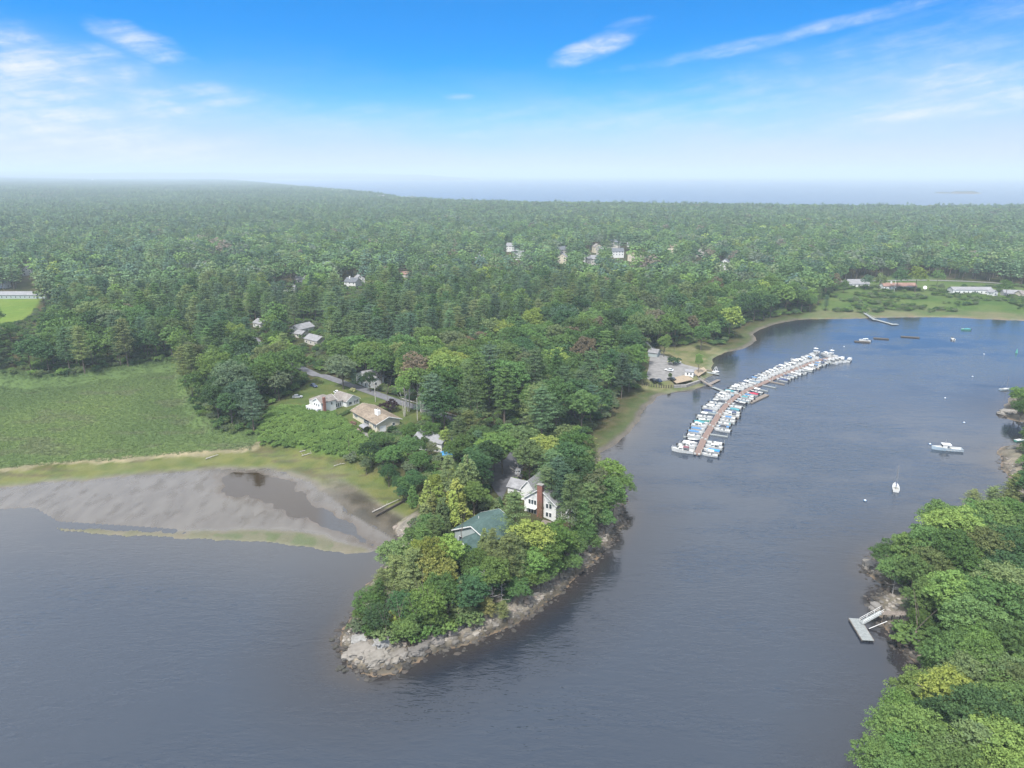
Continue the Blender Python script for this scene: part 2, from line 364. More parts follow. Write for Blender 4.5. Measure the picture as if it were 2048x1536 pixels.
def land(X, Y):
    X = np.atleast_1d(np.asarray(X, float)); Y = np.atleast_1d(np.asarray(Y, float))
    r = np.hypot(X, Y)
    w1 = (fbm(X / 9., Y / 9., 3, 3) - .5) * 3.2
    sm = sdist(X, Y, MAIN) + np.where(r < 3000, w1, 0)
    sr = sdist(X, Y, RIGHT) + w1 * .8
    s = np.maximum(sm, sr)
    near = r < 900
    def sel(poly, off=0):
        o = np.full(X.shape, -1e3); o[near] = sdist(X[near], Y[near], poly); return o + off
    mar, fri, flt, bar, poo = sel(MARSH, (fbm(X / 7., Y / 5., 19, 3) - .5) * 5), sel(FRINGE), sel(FLAT), sel(BAR, (fbm(X / 4., Y / 2., 23, 3) - .5) * 3.0), sel(POOL, (fbm(X / 5., Y / 8., 13, 3) - .5) * 7)
    slo, law, cle, drv, mea, fie = sel(SLOPE), sel(LAWN), sel(CLEARING), sel(DRIVE), sel(MEADOW), sel(FIELD)
    par = sel(PARK)
    pen = np.exp(-(((X - PEN_C[0]) / 75) ** 2 + ((Y - PEN_C[1]) / 80) ** 2))
    tip = np.exp(-(((X - TIP_C[0]) / 26) ** 2 + ((Y - TIP_C[1]) / 22) ** 2))
    rocky = np.maximum(sst(pen, .25, .6), np.where((sr > -10) & (Y < 330), .75, 0))
    rocky = np.maximum(rocky, np.where((sr > -10) & (Y >= 330), .35, 0))
    left = (X < PEN_C[0] - 6) & (Y > 170) & (sm > -30)
    w2 = fbm(X / 3.2, Y / 3.2, 11, 4) - .5
    soft = .45 * sst(s, 0, 4) + .6 * sst(s, 6, 20) + 3.2 * sst(s, 22, 60) + 3 * sst(s, 60, 260)
    rock = 1.2 * sst(s, -1, 3.5) + 2.4 * sst(s, 3, 9) + 2.0 * sst(s, 9, 24) + w2 * 1.6 * sst(s, -1, 2) * (1 - sst(s, 7, 13))
    h = soft * (1 - rocky) + rock * rocky
    tiprock = (.6 * sst(s, -1, 2) + 1.6 * sst(s, 4, 8) + 2.2 * sst(s, 8, 16)) + (fbm(X / 2.4, Y / 2.4, 5, 4) - .5) * 2.2 * sst(s, -1, 2)
    h = h * (1 - tip) + tiprock * tip
    # marsh and its fringe are nearly level
    mk = sst(np.maximum(mar, fri), -3, 4)
    lev = .35 * sst(s, 0, 5) + .35 * sst(mar, -1, 3) + (fbm(X / 6, Y / 6, 21, 3) - .5) * .18
    h = h * (1 - mk) + lev * mk
    # hinterland: gentle swells and the ridge to the left
    if (r > 500).any():
        sea = np.full(X.shape, 400.); far = r > 1200
        if far.any(): sea[far] = sm[far]
        h = h + np.where(r > 500, (fbm(X / 420, Y / 420, 31, 3) - .6) * 10 * sst(r, 500, 1200) * sst(s, 10, 250), 0)
        h = h + 40 * sst(sea, 700, 4200) * sst(-X - .36 * Y, 0, 900) * sst(r, 2500, 5600) * (sea > 0)
        h = h + (35 + 150 * fbm(X / 3800, Y / 3800, 41, 3) ** 1.3) * sst(r, 13500, 22000) * (s > 0) * sst(X, 1500, -2500)
    # level pads
    h = h * (1 - sst(par, -4, 1)) + 2.3 * sst(par, -4, 1)
    h = h * (1 - sst(drv, -4, 1)) + 5.2 * sst(drv, -4, 1)
    pl = sst(law, -5, 3); h = h * (1 - pl) + (5.4 + .012 * (Y - 300)) * pl
    ps = sst(slo, -1, 3) * (1 - pl); h = h * (1 - ps) + np.clip(1.0 + .20 * np.maximum(0, s - 14), 1.0, 5.4) * ps
    # water side
    under = -np.clip(-s * .10, 0, 2.5) - .02
    h = np.where(s > 0, h, under + np.where(s > -1.5, rocky * w2 * .5, 0))
    fk = sst(flt, 0, 5) * (s <= 0)
    fz = .045 + (fbm(X / 3.2, Y / 3.2, 51, 4) - .5) * .022 - .12 * sst(poo, -2, 4) - .05 * sst(flt, 9, 2) * (fri < -9)
    h = h * (1 - fk) + fz * fk
    bk = sst(bar, -1.5, 1.2) * (s <= 0); h = h * (1 - bk) + (.16 + .10 * sst(bar, 0, 2) + w2 * .08) * bk
    for c, rx, ry, hh in ISLES:
        q = 1 - ((X - c[0]) / rx) ** 2 - ((Y - c[1]) / ry) ** 2
        h = np.where(q > 0, hh * sst(q, 0, .8) * (.6 + .8 * fbm(X / 40, Y / 40, 61, 3)), h)
    return h, dict(s=s, sm=sm, sr=sr, mar=mar, fri=fri, flt=flt, bar=bar, poo=poo, slo=slo, law=law, cle=cle, drv=drv, mea=mea, fie=fie, par=par, rocky=rocky, tip=tip, r=r)
def H(x, y): return float(land([x], [y])[0][0])
def gp(px, py, dz=0.0):
    """point of the land seen at a pixel: x, y, z"""
    z = 2.0
    for _ in range(6):
        x, y = at(px, py, z + dz); z = .5 * z + .5 * H(x, y)
    return float(x), float(y), float(z)

# one ground sheet on a fan of rings round the viewpoint, fine where the photograph looks, coarse behind
th = np.concatenate([np.radians(np.linspace(-180, -43, 24)[:-1]), np.radians(np.linspace(-43, 43, 431)), np.radians(np.linspace(43, 180, 24)[1:-1])])
rr = [0.5, 20, 50, 80, 95]
while rr[-1] < 58000:
    r_ = rr[-1]; rr.append(r_ * (1.0055 if r_ < 420 else 1.010 if r_ < 800 else 1.03 if r_ < 12000 else 1.05))
rr = np.array(rr)
TH, RR = np.meshgrid(th, rr); GX, GY = RR * np.sin(TH), RR * np.cos(TH)
nr, nt = GX.shape
gh, A = land(GX.ravel(), GY.ravel())
X, Y = GX.ravel(), GY.ravel()
i0 = np.arange((nr - 1) * nt).reshape(nr - 1, nt); nx = np.roll(i0, -1, 1)
quads = np.stack([i0, nx, nx + nt, i0 + nt], -1).reshape(-1, 4)
def paint():
    n1, n2, n3 = fbm(X / 14, Y / 14, 71, 4), fbm(X / 4, Y / 4, 81, 3), fbm(X / 50, Y / 50, 91, 3)
    C = np.zeros((len(X), 3)); wet = np.zeros(len(X))
    def lay(k, c, c2=None, n=n1):
        nonlocal C
        c = np.array(c); col = c[None] if c2 is None else c[None] + (np.array(c2) - c)[None] * np.clip((n[:, None] - .3) / .4, 0, 1)
        C = C * (1 - k[:, None]) + col * k[:, None]
    one = np.ones(len(X)); s = A['s']
    lay(one, (.035, .045, .018), (.07, .06, .035), n2)                                # wood floor
    lay(sst(s, 14, 2) * (1 - A['rocky']) * (s > 0), (.052, .075, .030), (.078, .085, .042), n2)   # shore grass
    lay(sst(np.where((A['r'] < 900), s, 99), 4.5, 1.5) * (s > 0) * (A['mar'] < -2) * (A['fri'] < -2), (.088, .076, .060), (.060, .052, .042), n2)
    lay(sst(A['slo'], -4, 1), (.05, .10, .025), (.08, .13, .035))
    lay(sst(A['mea'], -3, 4), (.052, .090, .028), (.085, .115, .042))
    lay(sst(A['mea'], -3, 4) * sst(s, 34, 22), (.07, .10, .042), (.12, .12, .07))
    lay(sst(A['mea'], -3, 4) * sst(s, 8, 3) * (s > 0), (.10, .11, .05), (.13, .11, .07))
    lay(sst(A['fie'], -1, 2), (.095, .150, .032), (.12, .165, .04))
    lay(sst(A['cle'], -4, 2), (.15, .14, .08), (.08, .10, .04), n2)
    lay(sst(A['law'], -4, 1), (.062, .090, .030), (.092, .105, .040), n2)
    lay(sst(A['fri'], -2, 2) * (s > 0), (.078, .098, .030), (.112, .118, .040), n2)
    lay(sst(A['fri'], -2, 2) * sst(fbm(X / 11, Y / 3.2, 7, 3), .56, .66) * (s > 0), (.065, .075, .032), (.09, .08, .04), n2)
    lay(sst(A['mar'], -13, -9) * (A['fri'] < -1) * (s > 6), (.070, .108, .042), (.100, .140, .050), n3)
    lay(sst(A['mar'], -1.5, 2), (.078, .118, .046), (.112, .155, .054), n3)
    lay(sst(A['mar'], 0, 3) * sst(fbm(X / 16, Y / 7, 9, 4), .58, .72) * .5, (.10, .12, .066), (.13, .13, .085), n2)
    lay(sst(np.abs(A['mar'] - .5 + (n2 - .5) * 3), 3.0, 1.0) * (A['fri'] > -3) * (s > 6), (.25, .215, .145), (.17, .155, .10), n2)  # straw wrack line
    lay(sst(s, 3.2, 1.0) * (s > 0) * ((A['fri'] > -3) | (A['mar'] > -3)), (.13, .115, .09), (.08, .075, .055), n2)
    # rocks along the shore
    rk = A['rocky'] * (s > -2) * sst(s, 13, 8)
    rk = np.maximum(rk, A['tip'] * (s > -2) * sst(s, 18, 9))
    lay(rk, (.25, .22, .185), (.14, .13, .115), fbm(X / 1.6, Y / 1.6, 15, 4))
    lay(rk * sst(s, 13, 9) * sst(s, 6, 9) * sst(n2, .45, .6) * .8, (.07, .085, .032))
    lay(rk * sst(gh, 1.0, .35), (.08, .068, .052), (.045, .04, .03), n2)               # weed below the tide mark
    # mud, bar
    mud = (s <= 0) & (A['flt'] > -6)
    lay(mud * 1., (.092, .081, .068), (.070, .060, .049), fbm(X / 2.5, Y / 7, 17, 3))
    pb = sst(A['poo'], -4, 3) * mud
    lay(pb * .85, (.07, .048, .03), (.05, .035, .022), n2)
    lay(sst(A['bar'], -2.5, 1) * mud, (.150, .138, .118), (.115, .105, .090), n2)
    lay(sst(A['bar'], -.5, 1.2) * mud * .85, (.095, .095, .055), (.13, .115, .08), n2)
    gb = sst(A['bar'], 0.5, 2.5) * mud * ((X > at(430, 1070)[0]) & (X < at(672, 1080)[0]))
    lay(gb * sst(n2, .35, .6) * .75, (.062, .088, .034))
    lay(np.where((s <= 0) & ~mud, 1., 0), (.14, .10, .065))
    lay(((s < -60) & (gh > .1) & (A['r'] > 3000)) * 1., (.035, .045, .025), (.06, .06, .045), n2)
    wet[mud] = 1; wet = wet * (1 - sst(A['bar'], -1, 1.5) * .8)
    wet = np.maximum(wet, sst(gh, .55, .15) * .55)
    return C, wet
GC, GW = paint()
ground_me = npmesh('ground', np.stack([X, Y, gh], 1), quads, smooth=True)
a_ = ground_me.color_attributes.new('soil', 'FLOAT_COLOR', 'POINT')
a_.data.foreach_set('color', np.concatenate([GC, GW[:, None]], 1).astype(np.float32).ravel())
def ground_mat():
    m = bpy.data.materials.new('ground_surface'); m.use_nodes = True; T = NT(m.node_tree)
    at_ = T.n('ShaderNodeAttribute', attribute_name='soil'); col, wet = at_.outputs['Color'], at_.outputs['Alpha']
    tc = T.n('ShaderNodeTexCoord').outputs['Object']
    n = T.noise(tc, 1.4, 5, .7); n2 = T.noise(tc, .18, 4, .6); n3 = T.noise(tc, 5, 3, .6)
    c = T.mix(T.step(n, .3, .7, 0, .55), col, T.mix(1., col, (.55, .55, .5), 'MULTIPLY'))
    c = T.mix(T.step(n2, .4, .7, 0, .35), c, T.mix(1., col, (1.35, 1.3, 1.1), 'MULTIPLY'))
    c = T.mix(T.step(n3, .45, .7, 0, .30), c, T.mix(1., col, (1.5, 1.45, 1.3), 'MULTIPLY'))
    wn = T.m('MULTIPLY', wet, T.step(T.noise(T.n('ShaderNodeMapping', inp={'Vector': tc, 'Scale': (1, .45, 1)}).outputs[0], .22, 4, .6), .36, .52, .75, 1.0))
    c = T.mix(wet, c, col)
    rough = T.m('SUBTRACT', .95, T.m('MULTIPLY', wn, .80))
    b = T.n('ShaderNodeBump', inp={'Height': n, 'Strength': T.m('SUBTRACT', .85, T.m('MULTIPLY', wet, .72)), 'Distance': .35})
    T.out(T.n('ShaderNodeBsdfPrincipled', inp={'Base Color': c, 'Roughness': rough, 'Specular IOR Level': T.m('MULTIPLY', wn, .55), 'Normal': b.outputs[0]}).outputs[0])
    return m
ground_me.materials.append(ground_mat())
tag(link('ground', ground_me), 'land of marsh, mud flat, lawns, wood floor and rocky banks', kind='structure')

# water: same fan, level, with shore nearness, calm and brown pool masks stored as an attribute
def water():
    st_ = slice(None, None, 2)
    wx, wy = GX[st_][:, ::1], GY[st_][:, ::1]
    n_r, n_t = wx.shape
    i0 = np.arange((n_r - 1) * n_t).reshape(n_r - 1, n_t); nx = np.roll(i0, -1, 1)
    q = np.stack([i0, nx, nx + n_t, i0 + n_t], -1).reshape(-1, 4)
    S = -A['s'].reshape(nr, nt)[st_].ravel(); fl = A['flt'].reshape(nr, nt)[st_].ravel()
    me = npmesh('water', np.stack([wx.ravel(), wy.ravel(), np.zeros(wx.size)], 1), q, smooth=True)
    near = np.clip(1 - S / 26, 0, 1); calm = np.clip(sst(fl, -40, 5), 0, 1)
    rk_ = A['rocky'].reshape(nr, nt)[st_].ravel()
    a = me.color_attributes.new('shore_masks', 'FLOAT_COLOR', 'POINT')
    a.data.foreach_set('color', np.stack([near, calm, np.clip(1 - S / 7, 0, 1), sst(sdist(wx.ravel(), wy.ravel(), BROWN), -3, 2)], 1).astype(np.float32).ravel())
    m = bpy.data.materials.new('river_water'); m.use_nodes = True; T = NT(m.node_tree)
    sp = T.n('ShaderNodeSeparateColor', inp={0: T.n('ShaderNodeAttribute', attribute_name='shore_masks').outputs['Color']})
    pool_ = T.n('ShaderNodeAttribute', attribute_name='shore_masks').outputs['Alpha']
    tc = T.n('ShaderNodeTexCoord').outputs['Object']
    d = T.n('ShaderNodeVectorMath', operation='LENGTH', inp={0: tc}).outputs['Value']
    big = T.noise(tc, .012, 3, .6); med = T.noise(T.n('ShaderNodeMapping', inp={'Vector': tc, 'Scale': (1, 2.2, 1), 'Rotation': (0, 0, .4)}).outputs[0], .035, 4, .6)
    gust = T.step(T.m('ADD', T.m('MULTIPLY', big, .5), T.m('MULTIPLY', med, .5)), .40, .58, .22, 1.0)
    c = T.mix(T.m('MULTIPLY', sp.outputs[0], .75), (.018, .027, .043), (.013, .012, .014))  # dark tree reflections painted into the water colour towards the shore
    c = T.mix(T.m('MULTIPLY', sp.outputs[2], .5), c, (.045, .034, .024))
    c = T.mix(T.m('MULTIPLY', sp.outputs[1], .6), c, (.050, .048, .047))
    c = T.mix(pool_, c, (.030, .020, .011))  # pool brown: muddy bed plus the mirrored trees, painted into the colour
    def wave(scale, rot, stretch, det=2):
        v = T.n('ShaderNodeMapping', inp={'Vector': tc, 'Scale': (stretch, 1, 1), 'Rotation': (0, 0, rot)}).outputs[0]
        return T.noise(v, scale, det, .55, .3)
    calm_ = T.m('MULTIPLY', sp.outputs[1], .85)
    hgt = T.m('ADD', T.m('ADD', T.m('MULTIPLY', wave(1.15, .5, .35), .22), T.m('MULTIPLY', wave(.42, .25, .4), .38)), T.m('MULTIPLY', wave(2.6, .9, .5), .07))
    stn = T.m('MULTIPLY', T.m('MULTIPLY', gust, T.m('SUBTRACT', 1.0, calm_)), T.m('SUBTRACT', 1.0, T.m('MULTIPLY', sp.outputs[0], .62)))
    b = T.n('ShaderNodeBump', inp={'Height': hgt, 'Strength': T.m('MULTIPLY', T.m('MULTIPLY', stn, .85), T.step(d, 170, 620, 1.0, .38)), 'Distance': 1.0})
    rough = T.m('ADD', .04, T.m('MULTIPLY', T.step(d, 200, 1500), .18))
    T.out(T.n('ShaderNodeBsdfPrincipled', inp={'Base Color': c, 'Roughness': rough, 'IOR': 1.48, 'Normal': b.outputs[0]}).outputs[0])
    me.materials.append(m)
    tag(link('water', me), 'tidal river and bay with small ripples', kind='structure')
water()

# haze
def haze():
    b = MB().box(-59500, -59500, -4.2, 59500, 59500, 215)
    m = bpy.data.materials.new('haze_air'); m.use_nodes = True; T = NT(m.node_tree)
    v = T.n('ShaderNodeVolumePrincipled', inp={'Color': (.66, .79, .90, 1), 'Density': HAZE, 'Anisotropy': .0})
    T.out(v.outputs[0], 'Volume')
    o = b.obj('haze', m); tag(o, 'pale summer haze over woods and bay', kind='stuff')
haze()

# roads and paved areas laid on the land
def ribbon(name, pts, w, m, lift=.10, label=None, step=2.5):
    P = [np.array(p) for p in pts]; out = [P[0]]
    for a, b in zip(P[:-1], P[1:]):
        n = max(1, int(np.hypot(*(b - a)) / step))
        out += [a + (b - a) * k / n for k in range(1, n + 1)]
    out = np.array(out); k = 5 if len(out) > 12 else 1
    sm = out.copy()
    for _ in range(6): sm[1:-1] = (sm[:-2] + 2 * sm[1:-1] + sm[2:]) / 4
    out = sm; t = np.gradient(out, axis=0); t /= np.linalg.norm(t, axis=1)[:, None]; nrm = np.stack([-t[:, 1], t[:, 0]], 1)
    rows = [out + nrm * w / 2 * f for f in (-1, -.5, 0, .5, 1)]
    V = np.stack(rows, 1); hh, _ = land(V[..., 0].ravel(), V[..., 1].ravel()); hh = hh.reshape(V.shape[:2])
    hh = hh.max(1, keepdims=True) * np.ones_like(hh) + lift
    V = np.concatenate([V, hh[..., None]], -1); n_, c_ = V.shape[:2]
    i = np.arange((n_ - 1) * c_).reshape(n_ - 1, c_)[:, :-1]
    q = np.stack([i, i + 1, i + 1 + c_, i + c_], -1).reshape(-1, 4)
    o = link(name, npmesh(name, V.reshape(-1, 3), q, [m])); tag(o, label, kind='structure'); return out, hh[:, 2], nrm
road_line = ribbon('road', ROADS[0][0], ROADS[0][1], ASPHALT, .12, 'narrow grey asphalt lane running past the two cottages')
ribbon('distant_road', ROADS[1][0], 9, GRAVEL, .5, 'pale road behind the yellow green field', 6)
ribbon('shore_road', ROADS[2][0], 5, GRAVEL, .3, 'pale road behind the houses on the far meadow', 6)
ribbon('side_street', ROADS[3][0], 6, GRAVEL, .4, 'short street among the trees')
def pad(name, poly, z, m, label):
    MB().prism(poly, z - 1.2, z, 0).obj(name, m); tag(bpy.data.objects[name], label, kind='structure')
pad('parking_lot', PARK, 2.42, GRAVEL, 'pale grey parking lot of the boat landing')
pad('driveway', DRIVE, 5.32, DARKASPHALT, 'dark asphalt turning circle between the two houses on the point')

# ------------------------------------------------------------ foliage
def leaf_cloud(cen, rad, n, size, up=.15, flat=0., lo=-.35, g=None):
    """leaf faces on the skins of many clumps: cen (k,3), rad (k,3), n faces each"""
    g = g or rng; k = len(cen); N = k * n
    d = g.normal(size=(N, 3)); d /= np.linalg.norm(d, axis=1)[:, None]
    d[:, 2] = np.where(d[:, 2] < lo, -d[:, 2] * .6, d[:, 2])
    c = np.repeat(cen, n, 0); r = np.repeat(rad, n, 0)
    p = c + d * r * g.uniform(.72, 1.08, (N, 1))
    nm = d + g.normal(size=(N, 3)) * .42 + np.array([0, 0, up + flat]); nm /= np.linalg.norm(nm, axis=1)[:, None]
    t = np.cross(nm, g.normal(size=(N, 3))); t /= np.linalg.norm(t, axis=1)[:, None] + 1e-9
    b = np.cross(nm, t); s = size * g.uniform(.6, 1.25, (N, 1)); a = g.uniform(.55, .9, (N, 1))
    V = np.stack([p - t * s * .5, p + b * s * .5 * a, p + t * s * .5, p - b * s * .5 * a], 1).reshape(-1, 3)
    return V, np.arange(N * 4).reshape(-1, 4)
def fib(k, g, zmin=-.35):
    i = np.arange(k) + .5; z = 1 - (1 - zmin) * i / k; a = i * 2.39996 + g.uniform(0, 6)
    q = np.sqrt(np.clip(1 - z * z, 0, 1)); return np.stack([q * np.cos(a), q * np.sin(a), z], 1)
def crown_broad(seed, K=24, sub=8, n=32, size=.44, R_=5.3, z0=2.2, z1=14.0):
    g = np.random.default_rng(seed); d = fib(K, g); cz = z0 + (z1 - z0) * .50; hz = (z1 - z0) * .5
    lean = g.uniform(-.6, .6, 2)
    d *= g.uniform(.62, 1.22, (K, 1)); L = d * np.array([R_ * .66, R_ * .66, hz * .66]) + [lean[0], lean[1], cz]
    lr = g.uniform(.24, .44, K) * R_ * .9
    sd = np.concatenate([fib(sub, g, -.3) for _ in range(K)])
    o = sd * np.repeat(lr, sub)[:, None] * .72
    c = np.repeat(L, sub, 0) + o; r = np.repeat(lr, sub)[:, None] * g.uniform(.34, .52, (K * sub, 1)) * np.array([[1, 1, .8]])
    return leaf_cloud(c, r, n, size, g=g)
def crown_pine(seed, H_=22., Rm=5.0, z0=.30, nW=15, nb=6, n=22, size=.45, dens=1.):
    g = np.random.default_rng(seed); cs, rs = [], []
    ph = g.uniform(0, 6, 4)
    for w in range(nW):
        t = (w + g.uniform(-.3, .3)) / nW; t = min(max(t, 0), .99)
        z = H_ * (z0 + (1 - z0) * t)
        L0 = Rm * (min(1, .60 + 1.8 * t)) * (1 - t) ** .48 + .5
        for b in range(nb):
            a = b * 6.283 / nb + w * 1.1 + g.uniform(-.4, .4)
            L = L0 * g.uniform(.45, 1.18) * (1 + .22 * math.sin(a * 2 + ph[0]))
            for f in (.40, .68, .95):
                if L * f < .5 and f < .9: continue
                k = g.uniform(.8, 1.2)
                cs.append([math.cos(a) * L * f + g.uniform(-.2, .2), math.sin(a) * L * f + g.uniform(-.2, .2), z + L * .10 * f * f + g.uniform(-.25, .25)])
                rs.append([(.55 + .16 * L) * k, (.55 + .16 * L) * k, .34 * k])
    cs += [[0, 0, H_ * .965], [0, 0, H_ * 1.0]]; rs += [[.8, .8, .6], [.35, .35, .7]]
    return leaf_cloud(np.array(cs), np.array(rs), int(n * dens), size, up=.25, flat=.25, lo=-.2, g=g)
def crown_cone(seed, H_=12., Rm=2.5, z0=.08, k=170, n=26, size=.34):
    g = np.random.default_rng(seed); t = 1 - np.sqrt(1 - g.uniform(0, 1, k) * .985); t = g.permutation(t)
    t = np.where(t < .04, g.uniform(0, .3, k), t)
    a = g.uniform(0, 6.283, k); q = Rm * (1 - t) ** .75 * (.72 + .22 * np.sin(a * 3 + t * 9 + seed)) * g.uniform(.8, 1.1, k)
    c = np.stack([q * np.cos(a), q * np.sin(a), H_ * (z0 + (1 - z0) * t)], 1)
    r = np.stack([.30 + .28 * (1 - t), .30 + .28 * (1 - t), .42 + .35 * (1 - t)], 1) * (H_ / 12)
    return leaf_cloud(c, r, n, size, up=.5, lo=-.6, g=g)
def trunk_broad(seed, z1=8.5, r0=.26, limbs=6, R_=3.6):
    g = random.Random(seed); m = MB(); b = (g.uniform(-.4, .4), g.uniform(-.4, .4))
    m.tube([(0, 0, -1.2), (b[0] * .3, b[1] * .3, 2.5), (b[0], b[1], z1)], [r0 * 1.2, r0 * .85, r0 * .35], 6)
    for i in range(limbs):
        a = i * 6.283 / limbs + g.uniform(-.4, .4); z = g.uniform(2.6, 5.5); L = R_ * g.uniform(.7, 1.1)
        m.tube([(b[0] * .3, b[1] * .3, z), (math.cos(a) * L * .5, math.sin(a) * L * .5, z + 2.0), (math.cos(a) * L, math.sin(a) * L, z + 3.8)], [r0 * .5, r0 * .32, r0 * .12], 4, cap=False)
    return m
def trunk_pine(seed, H_=22., r0=.30, z0=.30, stubs=10):
    g = random.Random(seed); m = MB(); m.tube([(0, 0, -1.2), (.1, 0, H_ * .5), (0, 0, H_ * .95)], [r0 * 1.15, r0 * .75, .05], 6)
    for i in range(stubs):
        z = H_ * (z0 * .6 + (1 - z0 * .6) * i / stubs * .9); a = g.uniform(0, 6.28); L = g.uniform(1.4, 3.2) * (1 - i / stubs * .6)
        m.tube([(0, 0, z), (math.cos(a) * L, math.sin(a) * L, z + .3)], [.07, .03], 3, cap=False)
    return m
def bare_tree(seed, H_=9., spread=2.6, n=16):
    g = random.Random(seed); m = MB(); m.tube([(0, 0, -.8), (.1, .1, H_ * .5), (.2, 0, H_)], [.17, .11, .03], 5)
    for i in range(n):
        t = .22 + .75 * i / n; z = H_ * t; a = g.uniform(0, 6.28); L = spread * (1.15 - t) * g.uniform(.7, 1.3)
        p = [(.1, .05, z), (math.cos(a) * L * .5, math.sin(a) * L * .5, z + L * .18), (math.cos(a) * L, math.sin(a) * L, z + L * .42)]
        m.tube(p, [.07, .045, .02], 3, cap=False)
        for j in range(4):
            a2 = a + g.uniform(-1, 1); q = Vector(p[1]).lerp(Vector(p[2]), g.uniform(0, .9)); l2 = L * g.uniform(.3, .6)
            m.tube([q, q + Vector((math.cos(a2) * l2, math.sin(a2) * l2, l2 * g.uniform(.1, .7)))], [.035, .015], 3, cap=False)
    return m

KIND = {}    # kind -> list of (crown mesh, trunk mesh, crown height)
def protos(kind, n, crown, trunk, leafm, barkm, base):
    L = []
    for i in range(n):
        V, Q = crown(i + hash_(kind)); cm = npmesh(kind + '_crown', V, Q, [leafm])
        L.append((cm, trunk(i).mesh(kind + '_trunk', barkm)))
    KIND[kind] = (L, base)
def hash_(s): return sum(ord(c) * (i + 3) for i, c in enumerate(s)) % 9973
protos('broad', 6, lambda s: crown_broad(s, n=62, size=.32), lambda i: trunk_broad(i), LEAF, BARK, 14.)
protos('pine', 6, lambda s: crown_pine(s, n=34, size=.36), lambda i: trunk_pine(i), NEEDLE, BARK, 22.)
protos('cedar', 3, lambda s: crown_cone(s), lambda i: MB().tube([(0, 0, -1), (0, 0, 11)], [.2, .03], 5), NEEDLE, BARK, 12.)
protos('low', 3, lambda s: crown_broad(s, K=9, sub=6, n=26, size=.30, R_=1.9, z0=-.1, z1=2.6), lambda i: trunk_broad(i, z1=1.6, r0=.08, limbs=3, R_=1.), LEAF, BARK, 2.6)
def trunk_birch(i):
    g = random.Random(i + 50); m = MB()
    for k in range(3):
        a = k * 2.1 + i; dx, dy = math.cos(a), math.sin(a)
        m.tube([(dx * .25, dy * .25, -1), (dx * .7, dy * .7, 5), (dx * 2.0, dy * 2.0, 12)], [.17, .13, .05], 5)
        for j in range(3):
            b = a + g.uniform(-1, 1); z = 6 + j * 1.6
            m.tube([(dx * (.7 + j * .3), dy * (.7 + j * .3), z), (dx + math.cos(b) * 2.2, dy + math.sin(b) * 2.2, z + 3)], [.08, .03], 4, cap=False)
    return m
protos('birch', 2, lambda s: crown_broad(s, K=18, sub=7, n=24, R_=4.2, z0=7.5, z1=15), trunk_birch, LEAF, PALEBARK, 15.)
DEAD = [bare_tree(i).mesh('dead_tree_branches', DEADWOOD) for i in range(3)]

TINT = dict(mid=((.068, .128, .032), 'mid green'), dark=((.040, .086, .032), 'dark green'), fresh=((.100, .172, .032), 'bright green'), lime=((.155, .215, .030), 'yellow green'),
            gold=((.185, .215, .040), 'golden green'), olive=((.100, .138, .048), 'olive green'), pine=((.072, .122, .050), 'deep green'), bluepine=((.056, .102, .060), 'bluish green'), sage=((.098, .130, .070), 'greyish green'),
            brown=((.120, .098, .060), 'brownish'), plum=((.030, .014, .022), 'dark purple'), ochre=((.150, .165, .048), 'yellowish'))
trees = []          # dicts of every single tree: x, y, z, h, kind, tint, region, w
def T_(px, py, h, kind, tint, region, w=1.0):
    """a tree whose top is seen at a pixel"""
    if region in ('point', 'bank', 'right') and kind != 'low': h *= 1.18; w *= 1.12
    z = 3.0
    for _ in range(3):
        x, y = at(px, py, z + h * .97); z = H(x, y)
    if region == 'point':          # keep trunks off the stony bank
        for _ in range(5):
            s_ = max(float(sdist(np.array([x]), np.array([y]), MAIN)[0]), 0)
            if s_ > 5.0 or h < 4: break
            h *= .94; x, y = at(px, py, z + h * .97)
        z = H(x, y)
    trees.append(dict(x=float(x), y=float(y), z=max(z, .2), h=h, kind=kind, tint=tint, region=region, w=w, hand=True))
B, P_, C_, L_, D_ = 'broad', 'pine', 'cedar', 'low', 'dead'
pt = 'point'
